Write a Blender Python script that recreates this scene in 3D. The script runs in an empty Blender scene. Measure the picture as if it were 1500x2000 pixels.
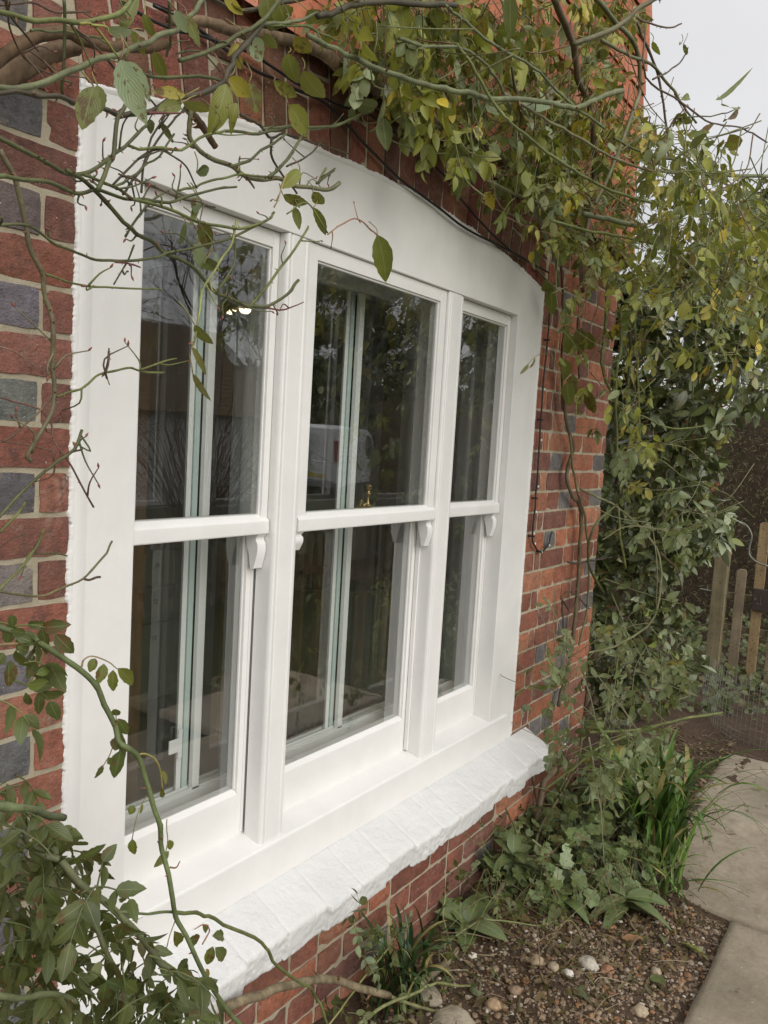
import bpy, math, random
import numpy as np
from mathutils import Vector, Matrix, noise
rad = math.radians
random.seed(7); RNG = np.random.default_rng(11)
sc = bpy.context.scene
# ------------------------------------------------------------------ camera
F_PX = 1568.74                                    # focal length in pixels of the 1500x2000 photograph
CAM = np.array([-0.82143, -1.23171, 0.08409])
ROT = np.array([[0.57462447, -0.81633288, 0.05837257],
                [0.0399772, 0.09923578, 0.99426057],
                [-0.81744024, -0.56899288, 0.08965801]])
cd = bpy.data.cameras.new('camera'); cam = bpy.data.objects.new('camera', cd); sc.collection.objects.link(cam)
cd.sensor_fit = 'VERTICAL'; cd.sensor_height = 36; cd.sensor_width = 27; cd.lens = F_PX / 2000 * 36
cd.clip_start = 0.02; cd.clip_end = 500
m = Matrix(ROT.T.tolist()).to_4x4(); m.translation = CAM.tolist(); cam.matrix_world = m
sc.camera = cam
sc.render.resolution_x = 768; sc.render.resolution_y = 1024
# ------------------------------------------------------------------ sky, sun, exposure
SUN_EL, SUN_AZ = rad(27), rad(198)                # azimuth clockwise from +y
w = bpy.data.worlds.new('World'); sc.world = w; w.use_nodes = True
nt = w.node_tree; bg = nt.nodes['Background']; bg.inputs['Strength'].default_value = 0.12
sky = nt.nodes.new('ShaderNodeTexSky'); sky.sky_type = 'NISHITA'; sky.sun_disc = False
sky.sun_elevation = SUN_EL; sky.sun_rotation = SUN_AZ
tc = nt.nodes.new('ShaderNodeTexCoord'); sp = nt.nodes.new('ShaderNodeSeparateXYZ')
nt.links.new(tc.outputs['Generated'], sp.inputs[0])
zp = nt.nodes.new('ShaderNodeMath'); zp.operation = 'POWER'; zp.inputs[1].default_value = 2.4; zp.use_clamp = True; nt.links.new(sp.outputs['Z'], zp.inputs[0])
rz = nt.nodes.new('ShaderNodeMapRange'); rz.inputs[1].default_value = 0; rz.inputs[2].default_value = 1
rz.inputs[3].default_value = 4.35; rz.inputs[4].default_value = 9.5
nt.links.new(zp.outputs[0], rz.inputs[0])
cn = nt.nodes.new('ShaderNodeTexNoise'); cn.inputs['Scale'].default_value = 2.2; cn.inputs['Detail'].default_value = 4
nt.links.new(tc.outputs['Generated'], cn.inputs['Vector'])
cr = nt.nodes.new('ShaderNodeMapRange'); cr.inputs[1].default_value = .3; cr.inputs[2].default_value = .7
cr.inputs[3].default_value = .86; cr.inputs[4].default_value = 1.1
nt.links.new(cn.outputs['Fac'], cr.inputs[0])
mu = nt.nodes.new('ShaderNodeMath'); mu.operation = 'MULTIPLY'
nt.links.new(rz.outputs[0], mu.inputs[0]); nt.links.new(cr.outputs[0], mu.inputs[1])
cc = nt.nodes.new('ShaderNodeCombineColor')
for i, k in enumerate((1.0, .985, .98)):
    q = nt.nodes.new('ShaderNodeMath'); q.operation = 'MULTIPLY'; q.inputs[1].default_value = k
    nt.links.new(mu.outputs[0], q.inputs[0]); nt.links.new(q.outputs[0], cc.inputs[i])
mx = nt.nodes.new('ShaderNodeMix'); mx.data_type = 'RGBA'; mx.inputs[0].default_value = .9
nt.links.new(sky.outputs[0], mx.inputs[6]); nt.links.new(cc.outputs[0], mx.inputs[7])
nt.links.new(mx.outputs[2], bg.inputs['Color'])
sd = bpy.data.lights.new('sun', 'SUN'); so = bpy.data.objects.new('sun', sd); sc.collection.objects.link(so)
sd.energy = 1.55; sd.angle = rad(50); sd.color = (1, .97, .92)
dv = Vector((math.sin(SUN_AZ) * math.cos(SUN_EL), math.cos(SUN_AZ) * math.cos(SUN_EL), math.sin(SUN_EL)))
so.rotation_euler = dv.to_track_quat('Z', 'Y').to_euler()
sc.view_settings.view_transform = 'Standard'; sc.view_settings.look = 'None'
sc.view_settings.exposure = 0.44; sc.view_settings.gamma = 1
sc.cycles.max_bounces = 8; sc.cycles.transparent_max_bounces = 16
GZ = -1.5                                         # ground level (z = 0 is the meeting rail course)

def ray(px, py):
    return ROT.T @ np.array([(px - 750) / F_PX, -(py - 1000) / F_PX, -1.])
def at(px, py, y=None, x=None, z=None):
    """the point of the plane y=.. (or x=.., z=..) that was measured at a pixel of the photograph"""
    d = ray(px, py); ax, v = (1, y) if y is not None else ((0, x) if x is not None else (2, z))
    return CAM + d * (v - CAM[ax]) / d[ax]

# ------------------------------------------------------------------ object helpers
COL = sc.collection
def link(o, parent=None):
    COL.objects.link(o)
    if parent: o.parent = parent
    return o
def tag(o, label, cat, group=None, kind=None):
    if label: o['label'] = label
    if cat: o['category'] = cat
    if group: o['group'] = group
    if kind: o['kind'] = kind
    return o
def thing(name, label, cat, loc=(0, 0, 0), rz=0, group=None):
    o = bpy.data.objects.new(name, None); o.empty_display_size = .05
    o.location = loc; o.rotation_euler = (0, 0, rz); link(o)
    return tag(o, label, cat, group)
class MB:
    """collects geometry; build() links it as ONE mesh object"""
    def __init__(s): s.v = []; s.f = []; s.m = []; s.c = []; s.n = 0
    def add(s, v, f, mat=0, col=None):
        v = np.asarray(v, float).reshape(-1, 3); s.v.append(v)
        s.f += [tuple(i + s.n for i in q) for q in f]; s.m += [mat] * len(f); s.n += len(v)
        if col is None: col = (1, 1, 1)
        c = np.asarray(col, float); s.c.append(np.broadcast_to(c, (len(v), 3)) if c.ndim == 1 else c)
        return s
    def box(s, x0, x1, y0, y1, z0, z1, mat=0, col=None):
        v = [(x, y, z) for x in (x0, x1) for y in (y0, y1) for z in (z0, z1)]
        return s.add(v, [(0, 1, 3, 2), (4, 6, 7, 5), (0, 4, 5, 1), (2, 3, 7, 6), (0, 2, 6, 4), (1, 5, 7, 3)], mat, col)
    def prism(s, prof, x0, x1, mat=0, col=None, axis=0):
        """profile of (a,b) points extruded along an axis: axis 0 -> (y,z) along x; 1 -> (x,z) along y; 2 -> (x,y) along z"""
        n = len(prof); v = []
        for t in (x0, x1):
            for a, b in prof: v.append((t, a, b) if axis == 0 else ((a, t, b) if axis == 1 else (a, b, t)))
        f = [tuple(range(n))[::-1], tuple(range(n, 2 * n))] + [(i, (i + 1) % n, n + (i + 1) % n, n + i) for i in range(n)]
        return s.add(v, f, mat, col)
    def tube(s, pts, r, sides=6, mat=0, col=None, cap=True):
        P = np.asarray(pts, float); n = len(P)
        r = np.broadcast_to(np.asarray(r, float), (n,)) if np.ndim(r) == 0 else np.asarray(r, float)
        T = np.gradient(P, axis=0); T /= np.linalg.norm(T, axis=1)[:, None] + 1e-9
        up = np.array([0, 0, 1.]) if abs(T[0][2]) < .9 else np.array([1., 0, 0]); vs = []
        for i in range(n):
            a = np.cross(T[i], up); a /= np.linalg.norm(a) + 1e-9; b = np.cross(a, T[i]); up = b
            th = np.arange(sides) / sides * 2 * np.pi
            vs.append(P[i] + r[i] * (np.cos(th)[:, None] * a + np.sin(th)[:, None] * b))
        f = [(i * sides + k, i * sides + (k + 1) % sides, (i + 1) * sides + (k + 1) % sides, (i + 1) * sides + k)
             for i in range(n - 1) for k in range(sides)]
        if cap: f += [tuple(range(sides))[::-1], tuple((n - 1) * sides + k for k in range(sides))]
        return s.add(np.concatenate(vs), f, mat, col)
    def lathe(s, prof, c=(0, 0, 0), seg=20, mat=0, col=None):
        n = len(prof); v = []
        for k in range(seg):
            a = 2 * math.pi * k / seg
            for r, z in prof: v.append((c[0] + r * math.cos(a), c[1] + r * math.sin(a), c[2] + z))
        f = [(k * n + i, ((k + 1) % seg) * n + i, ((k + 1) % seg) * n + i + 1, k * n + i + 1) for k in range(seg) for i in range(n - 1)]
        return s.add(v, f, mat, col)
    def build(s, name, mats, parent=None, smooth=False, bevel=0, uv=None):
        me = bpy.data.meshes.new(name); V = np.concatenate(s.v)
        me.from_pydata(V.tolist(), [], s.f)
        if not isinstance(mats, (list, tuple)): mats = [mats]
        for mt in mats: me.materials.append(mt)
        me.polygons.foreach_set('material_index', s.m)
        if smooth: me.polygons.foreach_set('use_smooth', [True] * len(s.f))
        ca = me.color_attributes.new('tint', 'FLOAT_COLOR', 'POINT'); C = np.ones((len(V), 4)); C[:, :3] = np.concatenate(s.c)
        ca.data.foreach_set('color', C.ravel())
        if uv is not None:
            a = me.color_attributes.new('leafpos', 'FLOAT_COLOR', 'POINT'); a.data.foreach_set('color', uv.ravel())
        me.update(); o = bpy.data.objects.new(name, me); link(o, parent)
        if bevel:
            b = o.modifiers.new('bevel', 'BEVEL'); b.width = bevel; b.segments = 2; b.limit_method = 'ANGLE'; b.angle_limit = rad(30)
            me.polygons.foreach_set('use_smooth', [True] * len(s.f))
            b.harden_normals = False
            mm = o.modifiers.new('wn', 'WEIGHTED_NORMAL'); mm.keep_sharp = True
        return o
def one(name, f, mats, parent=None, **k):
    b = MB(); f(b); return b.build(name, mats, parent, **k)
def box(name, x0, x1, y0, y1, z0, z1, mat, parent=None, bevel=.002):
    return MB().box(x0, x1, y0, y1, z0, z1).build(name, mat, parent, bevel=bevel)
def copy_tree(o, parent=None, label=None):
    c = o.copy(); COL.objects.link(c)
    if parent: c.parent = parent
    if label: c['label'] = label
    for ch in list(o.children): copy_tree(ch, c)
    return c
def smoothline(P, k=5):
    P = np.asarray(P, float)
    if len(P) < 3: return np.array([P[0] + (P[-1] - P[0]) * t for t in np.linspace(0, 1, k + 1)])
    E = np.vstack([2 * P[0] - P[1], P, 2 * P[-1] - P[-2]]); out = []
    for i in range(1, len(E) - 2):
        for j in range(k):
            t = j / k; a, b, c, d = E[i - 1], E[i], E[i + 1], E[i + 2]
            out.append(.5 * (2 * b + (c - a) * t + (2 * a - 5 * b + 4 * c - d) * t * t + (3 * b - a - 3 * c + d) * t ** 3))
    out.append(P[-1]); return np.array(out)
def unit(v): return v / (np.linalg.norm(v, axis=-1, keepdims=True) + 1e-9)

# ------------------------------------------------------------------ materials
class NT:
    def __init__(s, name):
        s.mat = bpy.data.materials.new(name); s.mat.use_nodes = True; s.t = s.mat.node_tree; s.b = s.t.nodes['Principled BSDF']
        s.out = s.t.nodes['Material Output']
    def n(s, ty, **k):
        q = s.t.nodes.new('ShaderNode' + ty)
        for a, b in k.items():
            if a.startswith('i_'): q.inputs[a[2:].replace('_', ' ')].default_value = b
            else: setattr(q, a, b)
        return q
    def l(s, a, b): s.t.links.new(a, b)
    def co(s): 
        q = s.n('TexCoord'); return q.outputs['Object']
    def noise(s, scale, detail=4, rough=.6, vec=None, sx=None):
        q = s.n('TexNoise'); q.inputs['Scale'].default_value = scale; q.inputs['Detail'].default_value = detail; q.inputs['Roughness'].default_value = rough
        v = vec or s.co()
        if sx:
            mp = s.n('Mapping'); mp.inputs['Scale'].default_value = sx; s.l(v, mp.inputs[0]); v = mp.outputs[0]
        s.l(v, q.inputs['Vector']); return q.outputs['Fac']
    def rng(s, v, a, b, c, d):
        q = s.n('MapRange'); s.l(v, q.inputs[0])
        for i, x in enumerate((a, b, c, d)): q.inputs[i + 1].default_value = x
        return q.outputs[0]
    def math(s, op, a, b):
        q = s.n('Math', operation=op)
        for i, x in enumerate((a, b)):
            if isinstance(x, (int, float)): q.inputs[i].default_value = x
            else: s.l(x, q.inputs[i])
        return q.outputs[0]
    def mix(s, fac, a, b, bt='MIX'):
        q = s.n('Mix', data_type='RGBA', blend_type=bt)
        for i, x in ((0, fac), (6, a), (7, b)):
            if isinstance(x, tuple): q.inputs[i].default_value = (*x, 1)
            elif isinstance(x, (int, float)): q.inputs[i].default_value = x
            else: s.l(x, q.inputs[i])
        return q.outputs[2]
    def bump(s, h, strength=.3, dist=.01, nrm=None):
        q = s.n('Bump'); q.inputs['Strength'].default_value = strength; q.inputs['Distance'].default_value = dist
        s.l(h, q.inputs['Height'])
        if nrm: s.l(nrm, q.inputs['Normal'])
        s.l(q.outputs[0], s.b.inputs['Normal']); return q.outputs[0]
    def tint(s):
        q = s.n('Attribute', attribute_name='tint'); return q.outputs['Color']
    def set(s, col=None, rough=.5, metal=0, spec=.5):
        if col is not None:
            if isinstance(col, tuple): s.b.inputs['Base Color'].default_value = (*col, 1)
            else: s.l(col, s.b.inputs['Base Color'])
        if isinstance(rough, (int, float)): s.b.inputs['Roughness'].default_value = rough
        else: s.l(rough, s.b.inputs['Roughness'])
        s.b.inputs['Metallic'].default_value = metal; s.b.inputs['Specular IOR Level'].default_value = spec
        return s.mat
def m_paint(name, c, rough=.38, bs=.25, sc1=90, dist=.002, chips=False):
    t = NT(name); a = t.noise(sc1, 6, .65); b = t.noise(9, 3); st = t.noise(30, 4, .6, sx=(1, 1, .12))
    h = t.math('ADD', t.math('MULTIPLY', a, .5), t.math('ADD', t.math('MULTIPLY', b, 1.2), st))
    t.bump(h, bs, dist)
    col = t.mix(t.rng(b, .35, .7, 0, 1), c, tuple(x * .94 for x in c))
    sp = t.noise(160, 2, .5); col = t.mix(t.rng(sp, .72, .76, 0, .35), col, tuple(x * .7 for x in c))
    return t.set(col, t.rng(a, .3, .7, rough - .06, rough + .12))
PAINT = m_paint('white_gloss_paint', (.79, .778, .755), .36, .45)
SILLP = m_paint('white_masonry_paint', (.70, .698, .69), .6, 1.0, 70, .005)
ALU = m_paint('white_coated_aluminium', (.80, .81, .79), .35, .08)
ALUG = m_paint('greenish_pane_edge', (.50, .60, .57), .3, .05)
def m_simple(name, c, rough=.6, metal=0, n=25, var=.25, bs=.3, dist=.004, sx=None, spec=.5):
    t = NT(name); a = t.noise(n, 6, .65, sx=sx)
    col = t.mix(t.rng(a, .3, .7, 0, 1), tuple(x * (1 - var) for x in c), tuple(min(1, x * (1 + var)) for x in c))
    t.bump(a, bs, dist); return t.set(col, rough, metal, spec)
def m_tint(name, rough=.8, n=60, var=.35, bs=.5, dist=.004, spec=.3, sx=None, dark=None):
    t = NT(name); a = t.noise(n, 6, .65, sx=sx); b = t.noise(n * .3, 4)
    k = t.math('MULTIPLY', t.rng(a, .25, .75, 1 - var, 1 + var), t.rng(b, .3, .7, 1 - var * .6, 1 + var * .6))
    cmb = t.n('CombineColor'); 
    for i in range(3): t.l(k, cmb.inputs[i])
    col = t.mix(1.0, t.tint(), cmb.outputs[0], 'MULTIPLY')
    if dark: col = t.mix(t.rng(t.noise(n * 2.2, 3), .60, .68, 0, .75), col, dark)
    t.bump(a, bs, dist); return t.set(col, rough, 0, spec)
def m_brick():
    t = NT('brick'); co = t.co(); a = t.noise(70, 7, .7); b = t.noise(16, 5, .6); c = t.noise(230, 3, .6)
    k = t.math('MULTIPLY', t.rng(a, .25, .75, .62, 1.35), t.rng(b, .3, .7, .68, 1.25))
    cmb = t.n('CombineColor')
    for i in range(3): t.l(k, cmb.inputs[i])
    col = t.mix(1.0, t.tint(), cmb.outputs[0], 'MULTIPLY'); col = t.mix(t.rng(t.noise(5, 6, .7), .35, .7, .05, .22), col, (.34, .27, .21))
    col = t.mix(t.rng(t.noise(26, 7, .75), .54, .68, 0, .72), col, (.065, .05, .05))       # burnt flecks
    col = t.mix(t.rng(t.noise(19, 8, .8), .55, .66, 0, .5), col, (.36, .29, .23)); col = t.mix(t.rng(t.noise(48, 8, .85), .56, .62, 0, .45), col, (.12, .075, .06))      # lime bloom
    col = t.mix(t.rng(t.noise(120, 2, .5), .72, .75, 0, .9), col, (.55, .5, .44))
    h = t.math('ADD', a, t.math('MULTIPLY', c, .5)); t.bump(h, 1.0, .0065)
    return t.set(col, .92, 0, .2)
def m_mortar():
    t = NT('mortar'); a = t.noise(180, 6, .7); b = t.noise(14, 4)
    col = t.mix(t.rng(b, .3, .7, 0, 1), (.36, .31, .22), (.48, .42, .315))
    col = t.mix(t.rng(t.noise(9, 5), .56, .7, 0, .5), col, (.22, .20, .13))
    t.bump(a, .8, .004); return t.set(col, .95, 0, .2)
BRICK, MORTAR = m_brick(), m_mortar()
TILE = m_tint('clay_tile', .9, 45, .25, .5, .004, .2, dark=(.16, .06, .04))
def m_leaf(name, gloss=.38, trans=.26, pale=(.185, .225, .10), palef=-.12):
    t = NT(name); at_ = t.n('Attribute', attribute_name='leafpos'); sp = t.n('SeparateColor'); t.l(at_.outputs['Color'], sp.inputs[0])
    u, v, r = sp.outputs[0], sp.outputs[1], sp.outputs[2]; al = at_.outputs['Alpha']
    nz = t.noise(85, 4, .6); n2 = t.noise(38, 3, .55)
    col = t.mix(t.rng(n2, .3, .7, 0, .45), t.tint(), t.mix(.5, t.tint(), (.30, .30, .05)))
    spot = t.math('ADD', nz, t.math('MULTIPLY', t.math('SUBTRACT', r, .5), .30))
    col = t.mix(t.rng(spot, .62, .68, 0, .9), col, (.10, .045, .015))
    rib = t.rng(t.math('ABSOLUTE', t.math('SUBTRACT', u, .5), 0), .0, .05, .55, 0)
    vein = t.n('TexWave', wave_type='BANDS', bands_direction='Y'); vein.inputs['Scale'].default_value = 2.6
    cv = t.n('CombineXYZ'); t.l(t.math('MULTIPLY', t.math('ABSOLUTE', t.math('SUBTRACT', u, .5), 0), -1.1), cv.inputs[0])
    t.l(t.math('ADD', v, t.math('MULTIPLY', t.math('ABSOLUTE', t.math('SUBTRACT', u, .5), 0), -1.0)), cv.inputs[1]); t.l(cv.outputs[0], vein.inputs['Vector'])
    col = t.mix(t.math('MAXIMUM', rib, t.rng(vein.outputs['Fac'], .86, 1, 0, .22)), col, t.mix(.6, col, (.42, .46, .22)))
    gm = t.n('NewGeometry'); col = t.mix(t.math('MULTIPLY', gm.outputs['Backfacing'], palef + .38), col, pale)
    t.set(col, t.rng(nz, .3, .7, gloss, gloss + .2), 0, .5); t.bump(t.math('ADD', vein.outputs['Fac'], nz), .25, .001)
    tr = t.n('BsdfTranslucent'); t.l(t.mix(.5, col, (.35, .42, .05)), tr.inputs[0])
    ms = t.n('MixShader'); ms.inputs[0].default_value = trans; t.l(t.b.outputs[0], ms.inputs[1]); t.l(tr.outputs[0], ms.inputs[2])
    t.l(ms.outputs[0], t.out.inputs[0]); return t.mat
LEAF = m_leaf('rose_leaf'); DLEAF = m_leaf('evergreen_leaf', .25, .10, (.11, .145, .10), .1)
BLADE = m_leaf('strap_leaf', .35, .25, (.15, .22, .08), .0)
def m_glass():
    t = NT('window_glass'); t.t.nodes.remove(t.b)
    tr = t.n('BsdfTransparent'); tr.inputs[0].default_value = (.975, .985, .978, 1)
    gl = t.n('BsdfGlossy'); gl.inputs['Roughness'].default_value = .0
    fr = t.n('Fresnel'); fr.inputs['IOR'].default_value = 1.52
    bp = t.n('Bump'); bp.inputs['Strength'].default_value = .07; bp.inputs['Distance'].default_value = .004
    t.l(t.noise(7, 2, .4, sx=(1, 1, .6)), bp.inputs['Height']); t.l(bp.outputs[0], gl.inputs['Normal'])
    gm = t.n('NewGeometry'); f = t.math('MINIMUM', t.math('MULTIPLY', fr.outputs[0], 4.0), .9)
    f = t.math('MULTIPLY', f, t.math('SUBTRACT', 1.0, gm.outputs['Backfacing']))
    dirt = t.n('BsdfDiffuse'); dirt.inputs[0].default_value = (.6, .6, .58, 1)
    ms = t.n('MixShader'); t.l(f, ms.inputs[0]); t.l(tr.outputs[0], ms.inputs[1]); t.l(gl.outputs[0], ms.inputs[2])
    m2 = t.n('MixShader'); t.l(t.rng(t.noise(40, 6, .75, sx=(1, 1, .3)), .55, .9, .0, .04), m2.inputs[0])
    t.l(ms.outputs[0], m2.inputs[1]); t.l(dirt.outputs[0], m2.inputs[2]); t.l(m2.outputs[0], t.out.inputs[0]); return t.mat
GLASS = m_glass()
STEM = m_tint('green_stem', .55, 90, .3, .4, .001, .4, dark=(.10, .06, .03))
BARK = m_tint('bark', .9, 70, .45, .9, .004, .2, sx=(1, 1, .3))
BRASS = m_simple('brass', (.52, .39, .19), .3, 1, 60, .15, .1)
CABLE = m_simple('black_cable', (.012, .012, .013), .45)
IRON = m_simple('dark_iron', (.05, .045, .045), .5, .7, 40, .4, .5)
WIRE = m_simple('galvanised_wire', (.22, .22, .19), .5, .6)

# ------------------------------------------------------------------ the house: bricks
HOUSE = thing('brick_house', 'red brick cottage wall in Flemish bond around a freshly painted white window', 'house', (0, 0, GZ))
HOUSE.location = (0, 0, 0)
RED = [(.25, .084, .056), (.28, .098, .064), (.21, .072, .052), (.30, .115, .074), (.19, .074, .060), (.24, .092, .070)]
ORA = [(.44, .16, .085), (.40, .14, .075), (.36, .125, .07), (.42, .175, .10)]
GRY = [(.15, .145, .15), (.12, .112, .12), (.18, .172, .175), (.16, .13, .125)]
def brick_at(b, x0, x1, z0, z1, y, col, tf=None, rough=1.0, nx=None, nz=None):
    """one brick face with soft worn edges, pushed out of the mortar"""
    nx = nx or max(3, int((x1 - x0) / .02)); nz = nz or 4; j = .0016 * rough
    X = np.linspace(x0, x1, nx + 1); Z = np.linspace(z0, z1, nz + 1); G = np.zeros((nx + 1, nz + 1, 3))
    seed = random.random() * 50; ty = random.uniform(-.0018, .0018); tz = random.uniform(-.0015, .0015)
    for i, xx in enumerate(X):
        for k, zz in enumerate(Z):
            ex = min(i, nx - i); ez = min(k, nz - k)
            n1 = noise.noise((xx * 38 + seed, zz * 38, seed)); n2 = noise.noise((xx * 90, zz * 90 + seed, 3))
            n3 = noise.noise((xx * 60 + 9, seed, zz * 60))
            px, pz = xx, zz; d = ty * (i / nx - .5) * 2 + tz * (k / nz - .5) * 2 + n1 * .0013 * rough
            if ex == 0: px += n2 * j * 1.6
            if ez == 0: pz += n3 * j * 1.6
            if ex == 0 or ez == 0: d += .0013 + max(0, n2) * .003 * rough
            if ex == 0 and ez == 0: d += .001; px += (.0008 if i == 0 else -.0008); pz += (.0008 if k == 0 else -.0008)
            G[i, k] = (px, y + d, pz)
    V = G.reshape(-1, 3); w_ = nz + 1
    f = [(i * w_ + k, (i + 1) * w_ + k, (i + 1) * w_ + k + 1, i * w_ + k + 1) for i in range(nx) for k in range(nz)]
    ring = [i * w_ for i in range(nx + 1)] + [nx * w_ + k for k in range(1, nz + 1)] + [i * w_ + nz for i in range(nx - 1, -1, -1)] + [k for k in range(nz - 1, 0, -1)]
    B = V[ring].copy(); B[:, 1] = y + .014; n0 = len(V); V = np.vstack([V, B]); L = len(ring)
    f += [(ring[a], n0 + a, n0 + (a + 1) % L, ring[(a + 1) % L]) for a in range(L)]
    if tf is not None: V = tf(V)
    b.add(V, f, 0, col)
def pick(header, greyp, orap=.12, closer=False):
    if greyp >= .99 and header and not closer: return tuple(x * random.uniform(.9, 1.1) for x in random.choice(GRY[:3]))
    if header and not closer and random.random() < greyp: c = random.choice(GRY)
    elif random.random() < orap: c = random.choice(ORA)
    else: c = random.choice(RED)
    k = random.uniform(.85, 1.15); return tuple(x * k for x in c)
J = .0095
def course(b, xa, xb, z, n, start, greyp, orap, y=0, tf=None, direction=1, rough=1.0):
    """one course from xa towards xb (direction 1) or from xb towards xa (-1)"""
    pos = 0; L = xb - xa; k = 0
    seq = start
    while pos < L - .012:
        ln = seq[k] if k < len(seq) else (.215 if (k - len(seq)) % 2 == n % 2 else .1025)
        e = min(pos + ln, L)
        if L - e < .03: e = L
        a, c = (xa + pos, xa + e) if direction > 0 else (xb - e, xb - pos)
        brick_at(b, a, c, z + J / 2, z + .075 - J / 2, y, pick(ln < .12, greyp, orap, ln < .09), tf, rough)
        pos = e + J; k += 1
wb = MB()
ARC_R, ARC_CX, ARC_CZ = 4.42, .93, .738 - 4.42
def arc_z(x, r=ARC_R): return ARC_CZ + math.sqrt(r * r - (x - ARC_CX) ** 2)
W0, W1, XR = 0.0, 1.862, 2.61
for n in range(-21, 13):
    z = n * .075
    odd = n % 2 != 0
    lx = 0.0; rx = W1
    if z > .6: lx = -(z - .6) * .30 - .005; rx = W1 + (z - .6) * .30 + .005
    if z < -1.06:
        course(wb, -1.25, XR, z, n, [.215 if odd else .10], .15, .25, rough=1.3); continue
    # left: courses alternate closer + blue header / long red stretcher, read outward from the window
    course(wb, -1.25, lx, z, 0, [.055, .1025, .215, .1025, .215] if odd else [.215, .1025, .215, .1025, .215], .995 if odd else .3, .0, direction=-1)
    course(wb, rx, XR, z, 0, [.085, .045, .215, .1025, .215] if odd else [.16, .1025, .1025, .215, .1025], .26, .5)
# mortar bed: a slab behind the brick faces with the window opening and the arch left out
OUT = [(-1.25, -1.575), (XR, -1.575), (XR, .98), (-1.25, .98)]
def slab(b, x0, x1, z0, z1, y0=.0036, y1=.30, mat=1): b.box(x0, x1, y0, y1, z0, z1, mat)
slab(wb, -1.25, W0 - .0005, -1.06, .98); slab(wb, W1, XR - .004, -1.06, .98); slab(wb, -1.25, XR - .004, -1.60, -1.06)
ax = np.linspace(W0, W1, 25)
for i in range(24):
    a, c = ax[i], ax[i + 1]; za, zc = arc_z(a) + .003, arc_z(c) + .003
    wb.add([(a, .0036, za), (c, .0036, zc), (c, .0036, .98), (a, .0036, .98), (a, .30, za), (c, .30, zc), (c, .30, .98), (a, .30, .98)],
           [(0, 1, 2, 3), (7, 6, 5, 4), (0, 4, 5, 1)], 1)
wall = wb.build('wall', [BRICK, MORTAR], HOUSE)
ab = MB()                                         # gauged brick arch, voussoirs fan from the arc's centre
a0 = math.atan2(W0 - .01 - ARC_CX, ARC_R); a1 = math.atan2(W1 + .01 - ARC_CX, ARC_R); NV = 26
for i in range(NV):
    t0, t1 = a0 + (a1 - a0) * i / NV, a0 + (a1 - a0) * (i + 1) / NV
    tm = (t0 + t1) / 2; hw = ARC_R * (t1 - t0) / 2 - .0035
    def tf(V, tm=tm):
        o = V.copy(); u, r = V[:, 0], V[:, 2] + ARC_R; s_ = r / ARC_R
        o[:, 0] = ARC_CX + r * math.sin(tm) + u * s_ * math.cos(tm); o[:, 2] = ARC_CZ + r * math.cos(tm) - u * s_ * math.sin(tm); return o
    cut = [.215, .105, None][i % 3]
    segs = [(.004, .213)] + [(.222, .29)] if cut == .215 else ([(.004, .098), (.107, .29)] if cut else [(.004, .15), (.159, .29)])
    for r0, r1 in segs:
        c = random.choice(RED[:5]); brick_at(ab, -hw, hw, r0, r1, -.001, tuple(x * random.uniform(.68, .95) for x in c), tf, 1.0, 4, max(3, int((r1 - r0) / .03)))
ab.build('brick_arch', BRICK, HOUSE)
# side wall round the corner
sb = MB()
def side(V): 
    o = V.copy(); o[:, 0] = XR - V[:, 1]; o[:, 1] = V[:, 0]; return o
for n in range(-21, 12): course(sb, .012, 1.8, n * .075, n, [.10] if n % 2 else [.215], .3, .15, tf=side)
sb.box(XR - .32, XR - .0045, .31, 1.8, -1.6, .98, 1)
sb.build('side_wall', [BRICK, MORTAR], HOUSE)
# hung clay tiles above, kicked out at the bottom course
tb = MB(); TZ = .905
for r in range(18):
    z0 = TZ + r * .098; yo = -.044 if r == 0 else (-.036 if r == 1 else -.031); off = (r % 2) * .083
    xk = -1.3 + off
    while xk < XR + .03:
        x1 = min(xk + .163, XR + .045); j = random.uniform(-.002, .002); sk = random.uniform(-.003, .003)
        c = random.choice([(.42, .155, .085), (.40, .14, .08), (.45, .18, .105), (.37, .13, .08), (.43, .18, .12)]); k = random.uniform(.9, 1.08)
        V = []
        for yy, zz in ((yo + j, z0 + sk), (yo + .009 + j, z0 + .004), (yo + .024, z0 + .15), (yo + .015, z0 + .15)):
            V += [(xk, yy, zz), (x1, yy, zz - sk)]
        tb.add(V, [(0, 1, 7, 6), (2, 3, 1, 0), (4, 5, 3, 2), (6, 7, 5, 4), (0, 6, 4, 2), (1, 3, 5, 7)], 0, tuple(q * k for q in c)); xk += .166
for r in range(18):
    z0 = TZ + r * .098; xk = .0
    while xk < 1.8:
        c = random.choice([(.50, .17, .075), (.42, .13, .065)]); X = XR + .034
        tb.box(X, X + .012, xk, min(xk + .163, 1.8), z0, z0 + .11, 0, c); xk += .166
tb.box(-1.3, XR, .001, .30, .981, 2.75)
tb.box(XR - .3, XR, .301, 1.8, .981, 2.75)
tb.build('tile_cladding', TILE, HOUSE, bevel=0)

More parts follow.
